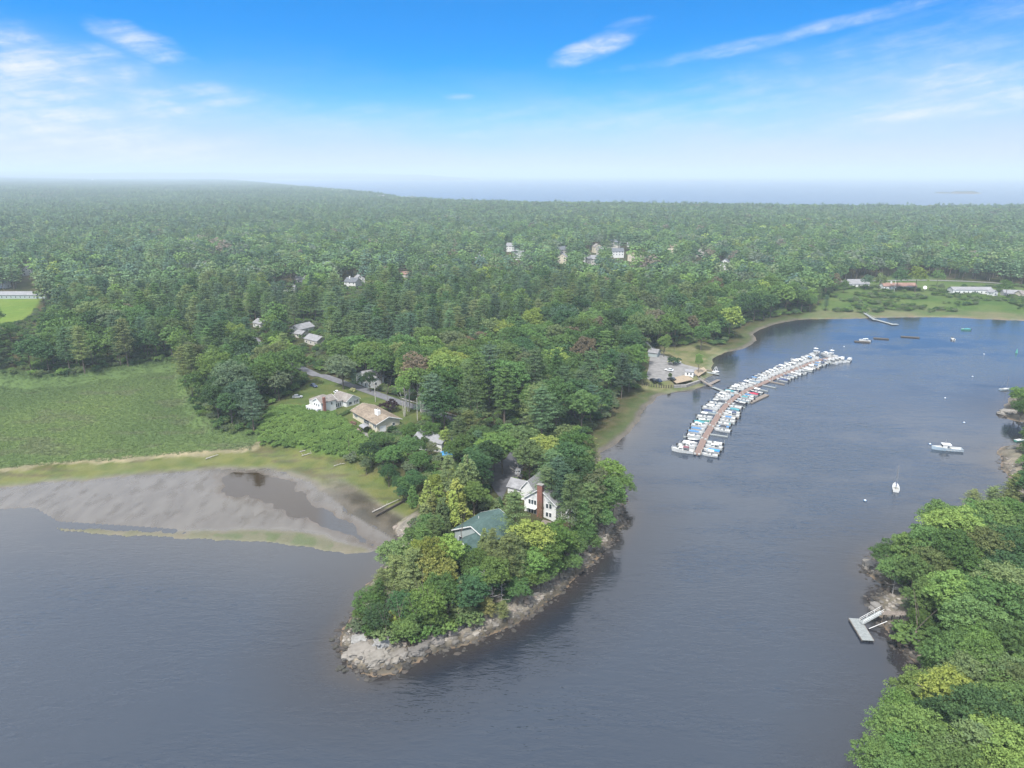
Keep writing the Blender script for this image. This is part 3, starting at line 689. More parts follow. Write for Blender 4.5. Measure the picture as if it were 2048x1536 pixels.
for a in [(763, 1138, 10, P_, 'olive'), (792, 1112, 12, P_, 'olive'), (824, 1100, 13, P_, 'olive'), (812, 1140, 10, P_, 'olive'), (735, 1178, 8, B, 'mid'), (757, 1160, 9, P_, 'mid'), (800, 1172, 9, B, 'dark'), (856, 1165, 10, B, 'fresh'), (905, 1182, 8, B, 'fresh'), (880, 1150, 10, B, 'mid'), (835, 1182, 9, B, 'mid'),
          (838, 1078, 13, B, 'lime', .75), (866, 1072, 14, B, 'gold', .7), (893, 1066, 13.5, B, 'lime', .8), (888, 1112, 11, B, 'gold', .7), (856, 1100, 12, B, 'gold', .75), (783, 1226, 4, L_, 'lime'), (720, 1210, 7, B, 'mid'), (750, 1212, 7, B, 'dark'), (870, 1210, 6, B, 'fresh'), (815, 1215, 7, B, 'mid'), (845, 1222, 5, L_, 'mid'),
          (918, 1150, 10, C_, 'olive'), (940, 1148, 10, B, 'dark'), (976, 1203, 7, P_, 'ochre', 1.3), (1006, 1208, 7, P_, 'ochre', 1.2), (1018, 1082, 15, P_, 'olive', 1.2), (1040, 1100, 12, P_, 'olive'), (1064, 1092, 12, B, 'fresh'), (1100, 1116, 10, B, 'mid'), (1058, 1140, 10, B, 'fresh'), (1035, 1165, 9, B, 'mid'), (1082, 1142, 9, B, 'mid'), (1120, 1118, 8, B, 'mid'),
          (950, 1100, 10, B, 'mid'), (985, 1112, 11, B, 'fresh', .9), (960, 1125, 9, B, 'mid'), (1068, 1042, 13, B, 'lime', 1.1), (1105, 1046, 13, B, 'fresh', 1.1), (1035, 1060, 12, B, 'olive'), (1090, 1075, 12, B, 'fresh'), (1130, 1070, 12, B, 'fresh'), (1150, 1085, 9, B, 'mid'), (1168, 1050, 11, B, 'mid'), (1190, 1072, 8, B, 'mid'), (1150, 1110, 8, B, 'mid'),
          (1030, 985, 15, P_, 'olive', 1.1), (1143, 954, 17, P_, 'olive', 1.0), (1180, 975, 15, P_, 'olive', 1.1), (1165, 1000, 13, P_, 'mid'), (1225, 916, 15, B, 'fresh', 1.1), (1248, 948, 12, B, 'mid'), (1182, 935, 14, B, 'sage'), (1200, 985, 13, B, 'mid'), (1228, 975, 12, B, 'fresh'), (1210, 1020, 11, B, 'mid'), (1205, 950, 14, B, 'mid'), (1106, 980, 8, B, 'sage', .45),
          (1182, 876, 13, P_, 'ochre'), (1172, 900, 13, P_, 'olive'), (984, 1060, 12, P_, 'olive', .8), (968, 1052, 9, C_, 'olive'), (923, 1092, 6, L_, 'mid', .7), (950, 1092, 7, B, 'mid', .6),
          (877, 962, 13, C_, 'lime', 1.15), (912, 950, 14, C_, 'gold', 1.2), (934, 900, 16, C_, 'olive', 1.3), (925, 920, 14, C_, 'olive', 1.2), (896, 912, 14, P_, 'olive'), (947, 962, 10, B, 'fresh', .9), (862, 976, 12, C_, 'ochre', 1.1), (850, 1000, 11, C_, 'olive', 1.2), (885, 990, 11, C_, 'olive', 1.2), (905, 975, 12, C_, 'lime'), (840, 1030, 10, C_, 'mid', 1.2), (868, 1035, 11, P_, 'olive'), (845, 1055, 11, P_, 'mid'), (828, 1050, 9, B, 'mid'),
          (1000, 990, 3.4, C_, 'dark', .8), (1003, 998, 3, C_, 'dark', .8), (1138, 880, 16, B, 'dark'), (1116, 915, 15, P_, 'bluepine'), (1150, 862, 15, B, 'mid'), (1093, 868, 14, B, 'gold'), (1060, 878, 14, B, 'olive'), (1148, 915, 15, B, 'dark'), (1128, 935, 15, P_, 'bluepine'), (1105, 900, 15, P_, 'pine'),
          (1092, 935, 13, P_, 'pine'), (1165, 940, 13, B, 'dark'), (1160, 905, 14, B, 'mid')]:
    T_(*a[:5], pt, *a[5:])
for a in [(722, 1238, 3.2, L_, 'sage'), (745, 1248, 3.4, L_, 'mid'), (770, 1256, 3.2, L_, 'olive'), (800, 1250, 3.6, L_, 'mid'), (832, 1252, 4, L_, 'fresh'), (862, 1248, 4.2, L_, 'mid'), (892, 1238, 4.2, L_, 'fresh'), (918, 1226, 4, L_, 'mid'), (942, 1212, 3.6, L_, 'olive')]: T_(*a[:5], pt, 1.25)
for a in [(967, 1150, 9), (1003, 1166, 8), (888, 1003, 8), (863, 1020, 7), (1036, 905, 9), (984, 1168, 7)]: T_(*a, D_, 'mid', pt)
bk = 'bank'
for a in [(740, 880, 9, B, 'dark'), (759, 860, 8, B, 'mid'), (731, 912, 6, B, 'sage', .9), (786, 888, 8, B, 'mid'), (819, 846, 8, B, 'fresh'), (860, 842, 9, B, 'mid'), (838, 905, 9, B, 'mid'), (815, 895, 10, B, 'mid', .8), (830, 940, 8, B, 'dark'), (775, 922, 8, B, 'dark'), (797, 950, 7, B, 'dark'), (812, 925, 8, B, 'mid'),
          (888, 848, 9, C_, 'lime', 1.5), (917, 834, 13, P_, 'olive'), (937, 822, 14, P_, 'olive', 1.1), (930, 868, 11, B, 'mid'), (873, 945, 9, B, 'lime', .7), (903, 925, 8, C_, 'lime', 1.3), (855, 955, 9, C_, 'gold', 1.3), (905, 880, 9, B, 'mid', .8), (848, 872, 6, B, 'mid', .8), (960, 850, 13, B, 'mid'), (985, 862, 13, B, 'fresh'), (1005, 862, 14, B, 'mid'), (975, 880, 13, B, 'dark'), (985, 886, 9, B, 'dark'), (1040, 845, 14, B, 'olive'), (950, 895, 12, B, 'dark'), (960, 915, 11, B, 'dark'), 
          (700, 905, 4, L_, 'sage'), (838, 880, 7, B, 'mid', .8), (862, 884, 6, B, 'sage', .8), (826, 872, 8, B, 'dark', .7), (765, 900, 7, B, 'mid', .9), (805, 968, 6, B, 'dark'), (825, 968, 7, C_, 'mid', 1.3)]:
    T_(*a[:5], bk, *a[5:])
T_(706, 738, 9, P_, 'bluepine', bk); T_(738, 742, 9, B, 'dark', bk, .8); T_(722, 750, 6, B, 'dark', bk, .7); T_(777, 801, 5.0, L_, 'plum', bk, 1.35); T_(682, 709, 15, B, 'sage', bk, 1.1)
T_(814, 742, 16, 'birch', 'fresh', bk); T_(840, 738, 17, 'birch', 'mid', bk); T_(806, 756, 15, 'birch', 'fresh', bk, .8)
T_(1330, 668, 14, B, 'fresh', 'landing', .95); T_(1272, 718, 14, B, 'dark', 'landing'); T_(1286, 742, 8, B, 'mid', 'landing', .9); T_(1341, 743, 5, B, 'mid', 'landing', .6); T_(1399, 705, 12, B, 'fresh', 'landing', .55)
T_(1405, 648, 17, B, 'mid', 'landing', 1.0); T_(1348, 712, 5, L_, 'dark', 'landing', 1.2)
rb = 'right'
for a in [(1779, 1078, 9, B, 'mid'), (1830, 1060, 12, B, 'mid'), (1861, 1050, 13, B, 'mid'), (1925, 1066, 14, B, 'mid'), (1988, 1059, 14, B, 'olive'), (2035, 1060, 14, B, 'dark'), (1792, 1113, 9, B, 'mid'), (1836, 1108, 11, B, 'mid'), (1870, 1095, 12, B, 'olive'), (1909, 1142, 13, B, 'fresh'), (2004, 1158, 14, B, 'mid', 1.1), (1861, 1160, 10, B, 'mid'), (1956, 1195, 13, B, 'mid', 1.1),
          (1844, 1212, 7, B, 'mid', .8), (2020, 1236, 12, B, 'mid'), (1920, 1225, 11, B, 'mid'), (1925, 1276, 12, B, 'mid'), (1972, 1282, 12, B, 'fresh'), (1880, 1292, 9, B, 'mid'), (1834, 1258, 5, L_, 'mid', 1.6), (1941, 1310, 12, B, 'olive', .9), (2024, 1305, 12, B, 'olive'), (1912, 1342, 12, B, 'lime', 1.05), (1842, 1345, 10, B, 'fresh'), (1805, 1382, 9, B, 'fresh'), (1790, 1425, 9, B, 'mid'), (1846, 1423, 11, B, 'fresh'), (1768, 1490, 9, B, 'mid'),
          (1816, 1468, 10, B, 'mid'), (1985, 1386, 13, B, 'dark'), (1893, 1471, 11, B, 'mid'), (1960, 1452, 12, P_, 'olive', 1.3), (2025, 1440, 13, B, 'fresh'), (1941, 1509, 11, B, 'mid'), (2038, 1362, 13, B, 'mid'), (1861, 1518, 10, B, 'fresh'), (2029, 1505, 12, B, 'fresh'), (1790, 1520, 9, B, 'mid'), (1880, 1400, 10, B, 'dark'), (1950, 982, 8, P_, 'olive', 1.5), (1990, 975, 9, P_, 'olive', 1.4), (2030, 960, 10, P_, 'olive', 1.3), (1925, 1032, 11, B, 'mid'), (1960, 1018, 12, B, 'mid'), (2000, 1005, 13, B, 'mid'), (2040, 1000, 13, B, 'mid'), (1893, 1040, 12, B, 'mid'), (1955, 1080, 12, B, 'fresh'), (2010, 1100, 12, B, 'dark'), (2045, 1130, 12, B, 'dark'), (2043, 772, 10, B, 'fresh'), (2050, 790, 9, B, 'mid')]:
    T_(*a[:5], rb, *a[5:])
T_(1794, 1135, 7, D_, 'mid', rb)
md = 'meadow'
for a in [(1838, 532, 24, B, 'lime', .8), (1762, 547, 17, B, 'olive', 1.0), (2018, 558, 17, B, 'mid', 1.1), (1885, 566, 9, B, 'sage', 1.3), (1800, 535, 22, B, 'dark', .9), (1879, 540, 16, B, 'mid', .9), (1668, 545, 17, B, 'brown', 1.0), (1690, 560, 12, B, 'mid'), (1735, 548, 15, B, 'bluepine'), (1640, 575, 15, P_, 'pine'), (1655, 590, 13, P_, 'bluepine'), (1625, 590, 14, B, 'mid')]:
    T_(*a[:5], md, *a[5:])
# standouts in the woods behind
for a in [(563, 568, 11, B, 'plum', 1.1), (576, 564, 10, B, 'plum', .8), (548, 605, 15, B, 'plum', .95), (931, 594, 14, B, 'plum', .9), (1080, 548, 14, B, 'plum', 1.0), (606, 622, 5, L_, 'plum', 1.2), (775, 532, 18, B, 'brown', 1.1), (563, 530, 18, B, 'brown', .9), (533, 532, 16, B, 'sage', .8), (910, 533, 20, B, 'brown', .6), (630, 545, 22, B, 'fresh', 1.1), (660, 580, 20, B, 'mid', 1.1), (600, 585, 19, B, 'mid'),
          (1005, 640, 17, B, 'lime', 1.3), (1095, 640, 16, C_, 'dark', 1.9), (1035, 675, 17, B, 'mid', 1.5), (1085, 675, 16, B, 'mid', 1.4), (930, 668, 17, B, 'brown', 1.1), (905, 690, 15, B, 'brown'), (960, 660, 15, B, 'brown', 1.0), (1065, 530, 18, B, 'brown', .9), (975, 530, 16, B, 'brown', .8), (275, 558, 14, B, 'dark', 1.0), (175, 536, 16, B, 'lime', .8), (880, 590, 15, B, 'fresh'), (915, 588, 15, B, 'fresh'), (15, 642, 15, B, 'mid', 1.2), (1700, 500, 18, B, 'brown', 1.)]:
    T_(*a[:5], 'wood', *a[5:])

# --- houses that must stay in view (pixel boxes of what the photograph shows, for clearing the trees in front of them)
SHOW = [PX_ for PX_ in [
    [(520, 884), (560, 838), (608, 800), (640, 768), (700, 778), (760, 800), (850, 836), (905, 852), (900, 864), (830, 852), (812, 866), (775, 905), (700, 912), (530, 900)],
    [(700, 764), (738, 764), (738, 778), (700, 778)], [(0, 574), (72, 574), (72, 606), (100, 600), (78, 640), (44, 668), (0, 650)], [(568, 640), (640, 640), (640, 690), (590, 690)], [(604, 636), (640, 636), (640, 668), (604, 668)],
    [(505, 634), (522, 634), (522, 662), (505, 662)], [(542, 566), (592, 566), (592, 586), (542, 586)], [(598, 550), (615, 550), (615, 566), (598, 566)], [(686, 550), (728, 550), (728, 575), (686, 575)], [(676, 570), (710, 570), (710, 590), (676, 590)],
    [(795, 544), (812, 544), (812, 554), (795, 554)], [(45, 535), (66, 535), (66, 550), (45, 550)],
    [(1288, 690), (1330, 700), (1420, 690), (1440, 742), (1425, 775), (1290, 782)], [(1205, 905), (1168, 890), (1172, 872), (1235, 845), (1268, 812), (1290, 783), (1345, 778), (1290, 850)],
    [(1600, 640), (1660, 606), (1695, 556), (1740, 560), (1780, 558), (1825, 560), (1920, 566), (1980, 570), (2048, 585), (2048, 645)],
    [(955, 513), (972, 513), (972, 521), (955, 521)], [(1010, 491), (1030, 491), (1030, 500), (1010, 500)], [(1028, 506), (1046, 506), (1046, 516), (1028, 516)], [(1116, 500), (1134, 500), (1134, 524), (1116, 524)],
    [(1170, 494), (1195, 494), (1195, 522), (1170, 522)], [(1226, 496), (1256, 496), (1256, 510), (1226, 510)], [(1264, 511), (1288, 511), (1288, 519), (1264, 519)], [(1334, 494), (1354, 494), (1354, 503), (1334, 503)], [(1192, 484), (1300, 484), (1300, 490), (1192, 490)], [(1394, 500), (1408, 500), (1408, 512), (1394, 512)], [(1438, 524), (1458, 524), (1458, 534), (1438, 534)],
    [(0, 776), (60, 780), (240, 762), (340, 748), (356, 760), (378, 845), (440, 880), (520, 890), (500, 935), (0, 980)], [(1150, 710), (1200, 712), (1210, 725), (1150, 722)],
    [(905, 1010), (1010, 1005), (1014, 1070), (990, 1110), (905, 1110)], [(966, 928), (1048, 890), (1050, 950), (1030, 985), (1010, 1015), (975, 985)], [(1015, 955), (1118, 960), (1118, 1040), (1060, 1048), (1015, 1000)], [(828, 872), (880, 868), (886, 888), (906, 905), (906, 914), (850, 890)]]]
def shown(px, py, m=0):
    """is a pixel inside one of the areas that must stay in view?"""
    r = np.zeros(np.shape(px), bool)
    for S_ in SHOW: r |= sdist(np.asarray(px, float), np.asarray(py, float), S_) > -m
    return r

def scatter(r0, r1, sp, tmax=41.5, hand=True):
    n = int(r1 / sp) + 2
    gx, gy = np.meshgrid(np.arange(-n, n), np.arange(0, n))
    x = ((gx + (gy % 2) * .5) * sp + rng.uniform(-.38, .38, gx.shape) * sp).ravel(); y = (gy * sp + rng.uniform(-.38, .38, gx.shape) * sp).ravel()
    r = np.hypot(x, y); k = (r >= r0) & (r < r1) & (np.abs(np.degrees(np.arctan2(x, y))) < tmax); x, y = x[k], y[k]
    h, A_ = land(x, y)
    k = (A_['s'] > np.where(A_['rocky'] > .3, 7.5, 5.5)) & (h > .8)
    for p_ in ('mar', 'fri', 'slo', 'law', 'cle', 'drv', 'mea', 'fie', 'par'): k &= A_[p_] < (-1.5 if r0 < 1300 else 0)
    if r0 < 1300:
        k &= sdist(x, y, STRIP) < -1
        for P__, w_, _ in ROADS: k &= roaddist(x, y, P__) > w_ / 2 + (3.0 if r0 < 450 else 2)
    x, y, h = x[k], y[k], h[k]
    # species and size from slow fields; the left wood is mostly pine
    f = fbm(x / 70, y / 70, 101, 3) + rng.uniform(-.17, .17, len(x)); px, py = proj(x, y, h)
    pinef = .40 + .22 * sst(-x, 0, 130) - .12 * sst(x, 20, 160) - .10 * sst(x, 150, 600)
    isp = f < pinef
    far = np.hypot(x, y)
    if r0 > 600: isp = f < .36 + .12 * sst(-x, 0, 700)
    g2 = fbm(x / 38, y / 38, 111, 3)
    hh = np.where(isp, rng.uniform(18, 28, len(x)), rng.uniform(14, 23, len(x))) * (.85 + .3 * g2) * (.82 if r0 > 1100 else 1)
    if r0 < 1300:
        keep = np.ones(len(x), bool)
        for f_ in (.25, .62, 1.0):
            for sx in (-1, 0, 1):
                a, b = proj(x + sx * 3.0, y, h + hh * f_); keep &= ~shown(a, b, 1 if r0 > 600 else 0)
        x, y, h, hh, isp, g2, px, py = [v[keep] for v in (x, y, h, hh, isp, g2, px, py)]
    if hand:
        keep = np.ones(len(x), bool)
        for t in trees:
            if t.get('hand'): keep &= np.hypot(x - t['x'], y - t['y']) > (3.2 if t['region'] in ('point', 'right', 'bank') else 4.6) * (1 if t['kind'] != L_ else .5)
        x, y, h, hh, isp, g2, px, py = [v[keep] for v in (x, y, h, hh, isp, g2, px, py)]
    return x, y, h, hh, isp, g2, px, py
TB = ['mid', 'fresh', 'dark', 'mid', 'olive', 'sage', 'mid', 'bluepine', 'fresh', 'lime', 'brown', 'dark']; WB = np.array([24, 12, 14, 14, 8, 7, 10, 5, 6, 3, 2.6, 6.]); WB /= WB.sum()
TP = ['pine', 'bluepine', 'olive', 'mid', 'dark']; WP = np.array([34, 24, 20, 14, 8.]); WP /= WP.sum()
x, y, h, hh, isp, g2, px, py = scatter(100, 620, 10.0)
for i in range(len(x)):
    reg = 'point' if (abs(x[i] - PEN_C[0]) < 70 and y[i] < 262) else 'right' if (x[i] > 60 and y[i] < 340 and px[i] > 1700) else 'leftwood' if px[i] < 640 else 'rightwood' if px[i] > 1120 else 'midwood'
    hi = hh[i]; kd = P_ if isp[i] else B; tn = rng.choice(TP, p=WP) if isp[i] else rng.choice(TB, p=WB)
    if reg in ('point', 'right'):
        hi *= .52 if reg == 'point' else .66; kd = B if rng.random() < .8 else P_
        if kd == B: tn = rng.choice(['mid', 'fresh', 'dark', 'olive'])
    trees.append(dict(x=float(x[i]), y=float(y[i]), z=float(h[i]), h=float(hi), kind=kd, tint=str(tn), region=reg, w=1.0))
for t in trees:
    t['r'] = math.hypot(t['x'], t['y']); t['px'], t['py'] = [float(v) for v in proj(t['x'], t['y'], t['z'] + t['h'] * .7)]
inview = lambda t: -60 < t['px'] < 2110 and -60 < t['py'] < 1640
print('trees near', len(trees), 'in view', sum(map(inview, trees)))

ORD = ['first', 'second', 'third', 'fourth', 'fifth', 'sixth', 'seventh', 'eighth', 'ninth', 'tenth', 'eleventh', 'twelfth', 'thirteenth', 'fourteenth', 'fifteenth', 'sixteenth', 'seventeenth', 'eighteenth', 'nineteenth', 'twentieth', 'twenty first', 'twenty second', 'twenty third', 'twenty fourth', 'twenty fifth', 'twenty sixth', 'twenty seventh', 'twenty eighth', 'twenty ninth', 'thirtieth'] + ['thirty %s' % q for q in ('first', 'second', 'third', 'fourth', 'fifth', 'sixth', 'seventh', 'eighth', 'ninth')] + ['fortieth'] + ['forty %s' % q for q in ('first', 'second', 'third', 'fourth', 'fifth', 'sixth', 'seventh', 'eighth', 'ninth')] + ['fiftieth'] + ['fifty %s' % q for q in ('first', 'second', 'third', 'fourth', 'fifth')]
PLACE = dict(point='on rocky point', bank='on inlet bank', landing='by boat landing', right='on right bank', meadow='around far meadow', wood='in far neighbourhood', leftwood='behind the marsh', midwood='beyond the lane', rightwood='along the river')
NAME = dict(broad=('broadleaf_tree', 'broadleaf tree'), birch=('birch_tree', 'birch tree'), pine=('pine_tree', 'pine tree'), cedar=('cedar_tree', 'cedar tree'), low=('bush', 'bush'), dead=('dead_tree', 'dead tree'))
singles, rest = [], []
for kd in NAME:
    L = sorted([t for t in trees if t['kind'] == kd and inview(t)], key=lambda t: t['r'] / (t['h'] / 15 if not t.get('hand') else 2))
    singles += L[:296]; rest += L[296:]
rest += [t for t in trees if not inview(t)]
# rows counted from the water, order from the left inside a row: a place for every tree
from collections import defaultdict
G_ = defaultdict(list)
for t in singles: G_[(t['kind'], t['region'], t['tint'])].append(t)
for (kd, reg, tn), L in G_.items():
    L.sort(key=lambda t: -t['py'])
    n = len(L); rows = 1 if n <= 8 else math.ceil(n / 12); per = math.ceil(n / rows)
    for r_ in range(rows):
        row = sorted(L[r_ * per:(r_ + 1) * per], key=lambda t: t['px'])
        for j, t in enumerate(row):
            col = TINT[tn][1] if kd != 'dead' else 'bare grey'; nm = {'broad': 'leafy tree', 'pine': 'pine', 'cedar': 'cedar', 'low': 'bush', 'birch': 'white stemmed birch', 'dead': 'dead tree'}[kd]
            if n == 1: t['label'] = 'the only %s %s %s' % (col, nm, PLACE[reg])
            elif rows == 1: t['label'] = '%s %s, %s of that colour from left %s' % (col, nm, ORD[j], PLACE[reg])
            else: t['label'] = '%s %s, %s from left in %s row %s' % (col, nm, ORD[j], ORD[r_] if r_ else 'nearest', PLACE[reg])
def jit(c, g, a=.14):
    k = g.uniform(.68, 1.30); return [c[0] * k * (1 + g.uniform(-a, a)), c[1] * k, c[2] * k * (1 + g.uniform(-a, a))]
gq = random.Random(3)
def place_tree(t):
    kd = t['kind']; nm, cat = NAME[kd]
    o = bpy.data.objects.new(nm, None); COL.objects.link(o); o.empty_display_size = 1
    o.location = (t['x'], t['y'], t['z'] - .15); o.rotation_euler = (0, 0, gq.uniform(0, 6.28))
    tag(o, t['label'], cat, NAME[kd][1].replace('bush', 'bushe') + 's ' + PLACE[t['region']])
    if kd == 'dead':
        s = t['h'] / 9.; link('branches', gq.choice(DEAD), o).scale = (s, s, s); return
    L, base = KIND[kd]; s = t['h'] / base; w = s * t['w'] * gq.uniform(.92, 1.12)
    if not t.get('hand') and kd == 'broad': w *= gq.uniform(.9, 1.3)
    cm, tm = gq.choice(L)
    c = link('crown', cm, o, scale=(w, w, s)); c['tint'] = jit(TINT[t['tint']][0], gq)
    if not (nm == 'bush'): link('trunk', tm, o, scale=(min(w, s * 1.1),) * 2 + (s,))
    else: link('stems', tm, o, scale=(w, w, s))
for t in singles: place_tree(t)

# --- the rest of the woods: each one object that instances a few tree shapes
def library(name, meshes):
    c = bpy.data.collections.new(name)
    for i, m in enumerate(meshes):
        o = bpy.data.objects.new('%s_%02d' % (name, i), m); c.objects.link(o)
    return c
def joined(parts, mats, name):
    V, Q, mi, o = [], [], [], 0
    for v, q, k in parts:
        V.append(v); Q.append(q + o); o += len(v); mi += [k] * len(q)
    return npmesh(name, np.concatenate(V), np.concatenate(Q), mats, mi)
def stick(h, r):
    m = MB().tube([(0, 0, -1.5), (0, 0, h)], [r, r * .4], 4, cap=False); return np.array(m.v), np.array(m.f)
def scatter_object(name, label, lib, x, y, z, sc_, rot, idx, tint):
    n = len(x); me = bpy.data.meshes.new(name); me.vertices.add(n)
    me.vertices.foreach_set('co', np.stack([x, y, z], 1).astype(np.float32).ravel())
    a = me.attributes.new('size', 'FLOAT_VECTOR', 'POINT'); a.data.foreach_set('vector', np.asarray(sc_, np.float32).ravel())
    a = me.attributes.new('turn', 'FLOAT', 'POINT'); a.data.foreach_set('value', np.asarray(rot, np.float32))
    a = me.attributes.new('which', 'INT', 'POINT'); a.data.foreach_set('value', np.asarray(idx, np.int32))
    a = me.attributes.new('tint', 'FLOAT_COLOR', 'POINT'); a.data.foreach_set('color', np.concatenate([np.asarray(tint), np.ones((n, 1))], 1).astype(np.float32).ravel())
    me.update()
    g = bpy.data.node_groups.new(name, 'GeometryNodeTree')
    g.interface.new_socket('Geometry', in_out='INPUT', socket_type='NodeSocketGeometry'); g.interface.new_socket('Geometry', in_out='OUTPUT', socket_type='NodeSocketGeometry')
    N = g.nodes.new; K = g.links.new
    gi, go = N('NodeGroupInput'), N('NodeGroupOutput'); ci = N('GeometryNodeCollectionInfo'); ci.inputs[0].default_value = lib
    ci.inputs['Separate Children'].default_value = True; ci.inputs['Reset Children'].default_value = True
    ip = N('GeometryNodeInstanceOnPoints'); ip.inputs['Pick Instance'].default_value = True
    def named(t, nm):
        q = N('GeometryNodeInputNamedAttribute'); q.data_type = t; q.inputs['Name'].default_value = nm; return q.outputs['Attribute']
    cb = N('ShaderNodeCombineXYZ'); K(named('FLOAT', 'turn'), cb.inputs[2])
    K(gi.outputs[0], ip.inputs['Points']); K(ci.outputs[0], ip.inputs['Instance']); K(named('INT', 'which'), ip.inputs['Instance Index'])
    K(cb.outputs[0], ip.inputs['Rotation']); K(named('FLOAT_VECTOR', 'size'), ip.inputs['Scale']); K(ip.outputs[0], go.inputs[0])
    o = link(name, me); md_ = o.modifiers.new('scatter', 'NODES'); md_.node_group = g
    return tag(o, label, kind='stuff')
nearlib = library('near_tree_shapes', [joined([(*crown_broad(900 + i, K=20, sub=6, n=18, size=.62), 0), (*stick(7, .24), 1)], [LEAF, BARK], 'leafy_shape') for i in range(4)] +
                  [joined([(*crown_pine(950 + i, nW=13, nb=5, n=10, size=.72), 0), (*stick(20, .26), 1)], [NEEDLE, BARK], 'pine_shape') for i in range(4)])
midlib = library('mid_tree_shapes', [joined([(*crown_broad(700 + i, K=12, sub=4, n=12, size=1.0), 0), (*stick(6, .3), 1)], [LEAF, BARK], 'leafy_shape_b') for i in range(4)] +
                 [joined([(*crown_pine(750 + i, nW=9, nb=4, n=6, size=1.15), 0), (*stick(18, .3), 1)], [NEEDLE, BARK], 'pine_shape_b') for i in range(4)])
farlib = library('far_tree_shapes', [joined([(*crown_broad(600 + i, K=9, sub=1, n=16, size=2.3, R_=5.4, z0=4), 0)], [LEAF], 'leafy_shape_c') for i in range(4)] +
                 [joined([(*crown_pine(650 + i, nW=6, nb=3, n=5, size=2.3), 0)], [NEEDLE], 'pine_shape_c') for i in range(4)])
def patch(seed):
    g = np.random.default_rng(seed); parts = []
    for k in range(26):
        a, b = g.uniform(-32, 32, 2); V, Q = crown_broad(seed * 50 + k, K=6, sub=1, n=8, size=4.6, R_=5.5, z0=5) if k % 2 else crown_pine(seed * 50 + k, nW=4, nb=3, n=3, size=4.0)
        V = V * g.uniform(.75, 1.15); V[:, 0] += a; V[:, 1] += b; parts.append((V, Q, 0))
    return joined(parts, [LEAF], 'canopy_patch')
patchlib = library('canopy_patches', [patch(i + 1) for i in range(4)])
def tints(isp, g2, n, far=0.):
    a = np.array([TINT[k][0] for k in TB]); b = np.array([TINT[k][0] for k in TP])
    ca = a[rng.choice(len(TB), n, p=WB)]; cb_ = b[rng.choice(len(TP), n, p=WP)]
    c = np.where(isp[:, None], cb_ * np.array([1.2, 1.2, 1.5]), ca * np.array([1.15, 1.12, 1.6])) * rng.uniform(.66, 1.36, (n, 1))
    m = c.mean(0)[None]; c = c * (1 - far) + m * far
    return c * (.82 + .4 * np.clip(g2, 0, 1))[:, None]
def forest(name, label, lib, x, y, z, h, isp, g2, far=0., kx=1.08):
    n = len(x); s = h / np.where(isp, 22., 14.); w = s * rng.uniform(.85, 1.4, n) * kx
    idx = rng.integers(0, 4, n) + np.where(isp, 4, 0)
    return scatter_object(name, label, lib, x, y, z - .3, np.stack([w, w, s], 1), rng.uniform(0, 6.28, n), idx, tints(isp, g2, n, far))
rx = [np.array([t[k] for t in rest]) for k in ('x', 'y', 'z', 'h')]; ri = np.array([t['kind'] == P_ for t in rest])
nr_ = len(rest)
s_ = rx[3] / np.where(ri, 22., 14.); w_ = s_ * 1.1
scatter_object('near_woodland', 'remaining mixed pine and broadleaf trees of the near woods', nearlib, rx[0], rx[1], rx[2] - .2, np.stack([w_, w_, s_], 1), rng.uniform(0, 6.28, nr_), rng.integers(0, 4, nr_) + np.where(ri, 4, 0),
               np.array([TINT[t['tint']][0] for t in rest]) * rng.uniform(.68, 1.3, (nr_, 1)))
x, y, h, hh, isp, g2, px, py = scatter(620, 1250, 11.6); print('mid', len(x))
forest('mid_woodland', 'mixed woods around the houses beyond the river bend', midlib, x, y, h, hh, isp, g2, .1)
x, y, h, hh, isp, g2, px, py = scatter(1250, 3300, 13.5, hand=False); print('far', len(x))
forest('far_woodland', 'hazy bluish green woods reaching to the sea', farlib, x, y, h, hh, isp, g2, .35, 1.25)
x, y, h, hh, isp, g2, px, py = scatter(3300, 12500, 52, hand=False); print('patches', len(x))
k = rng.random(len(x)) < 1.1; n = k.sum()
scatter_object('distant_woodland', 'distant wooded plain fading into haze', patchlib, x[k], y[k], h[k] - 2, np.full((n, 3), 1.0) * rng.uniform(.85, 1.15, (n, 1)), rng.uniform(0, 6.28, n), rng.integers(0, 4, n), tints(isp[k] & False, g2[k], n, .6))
for c, rx_, ry_, hh_ in ISLES[:2]:
    pass
# bushes, reeds and stones: things nobody could count
tuft = []
for i in range(3):
    g = np.random.default_rng(i); n = 26; a = g.uniform(0, 6.28, n); q = g.uniform(0, .9, n); bx, by = q * np.cos(a), q * np.sin(a)
    hgt = g.uniform(.25, .62, n); t = g.uniform(0, 6.28, n); lx, ly = g.normal(size=(2, n)) * .30
    V = np.stack([np.stack([bx - .07 * np.cos(t), by - .07 * np.sin(t), bx * 0], 1), np.stack([bx + .07 * np.cos(t), by + .07 * np.sin(t), bx * 0], 1), np.stack([bx + lx, by + ly, hgt], 1)], 1).reshape(-1, 3)
    tuft.append(npmesh('reed_tuft', V, np.arange(n * 3).reshape(-1, 3), [LEAF]))
tuftlib = library('reed_shapes', tuft)
def area_points(poly, sp, inset=1., extra=None):
    P = np.array(poly); x0, y0 = P.min(0) - 12; x1, y1 = P.max(0) + 12; x0 = max(x0, -420); x1 = min(x1, 520)
    gx, gy = np.meshgrid(np.arange(x0, x1, sp), np.arange(y0, y1, sp)); x = gx.ravel() + rng.uniform(-.5, .5, gx.size) * sp; y = gy.ravel() + rng.uniform(-.5, .5, gx.size) * sp
    k = sdist(x, y, poly) > inset
    k &= np.abs(np.degrees(np.arctan2(x, y))) < 40
    return x[k], y[k]
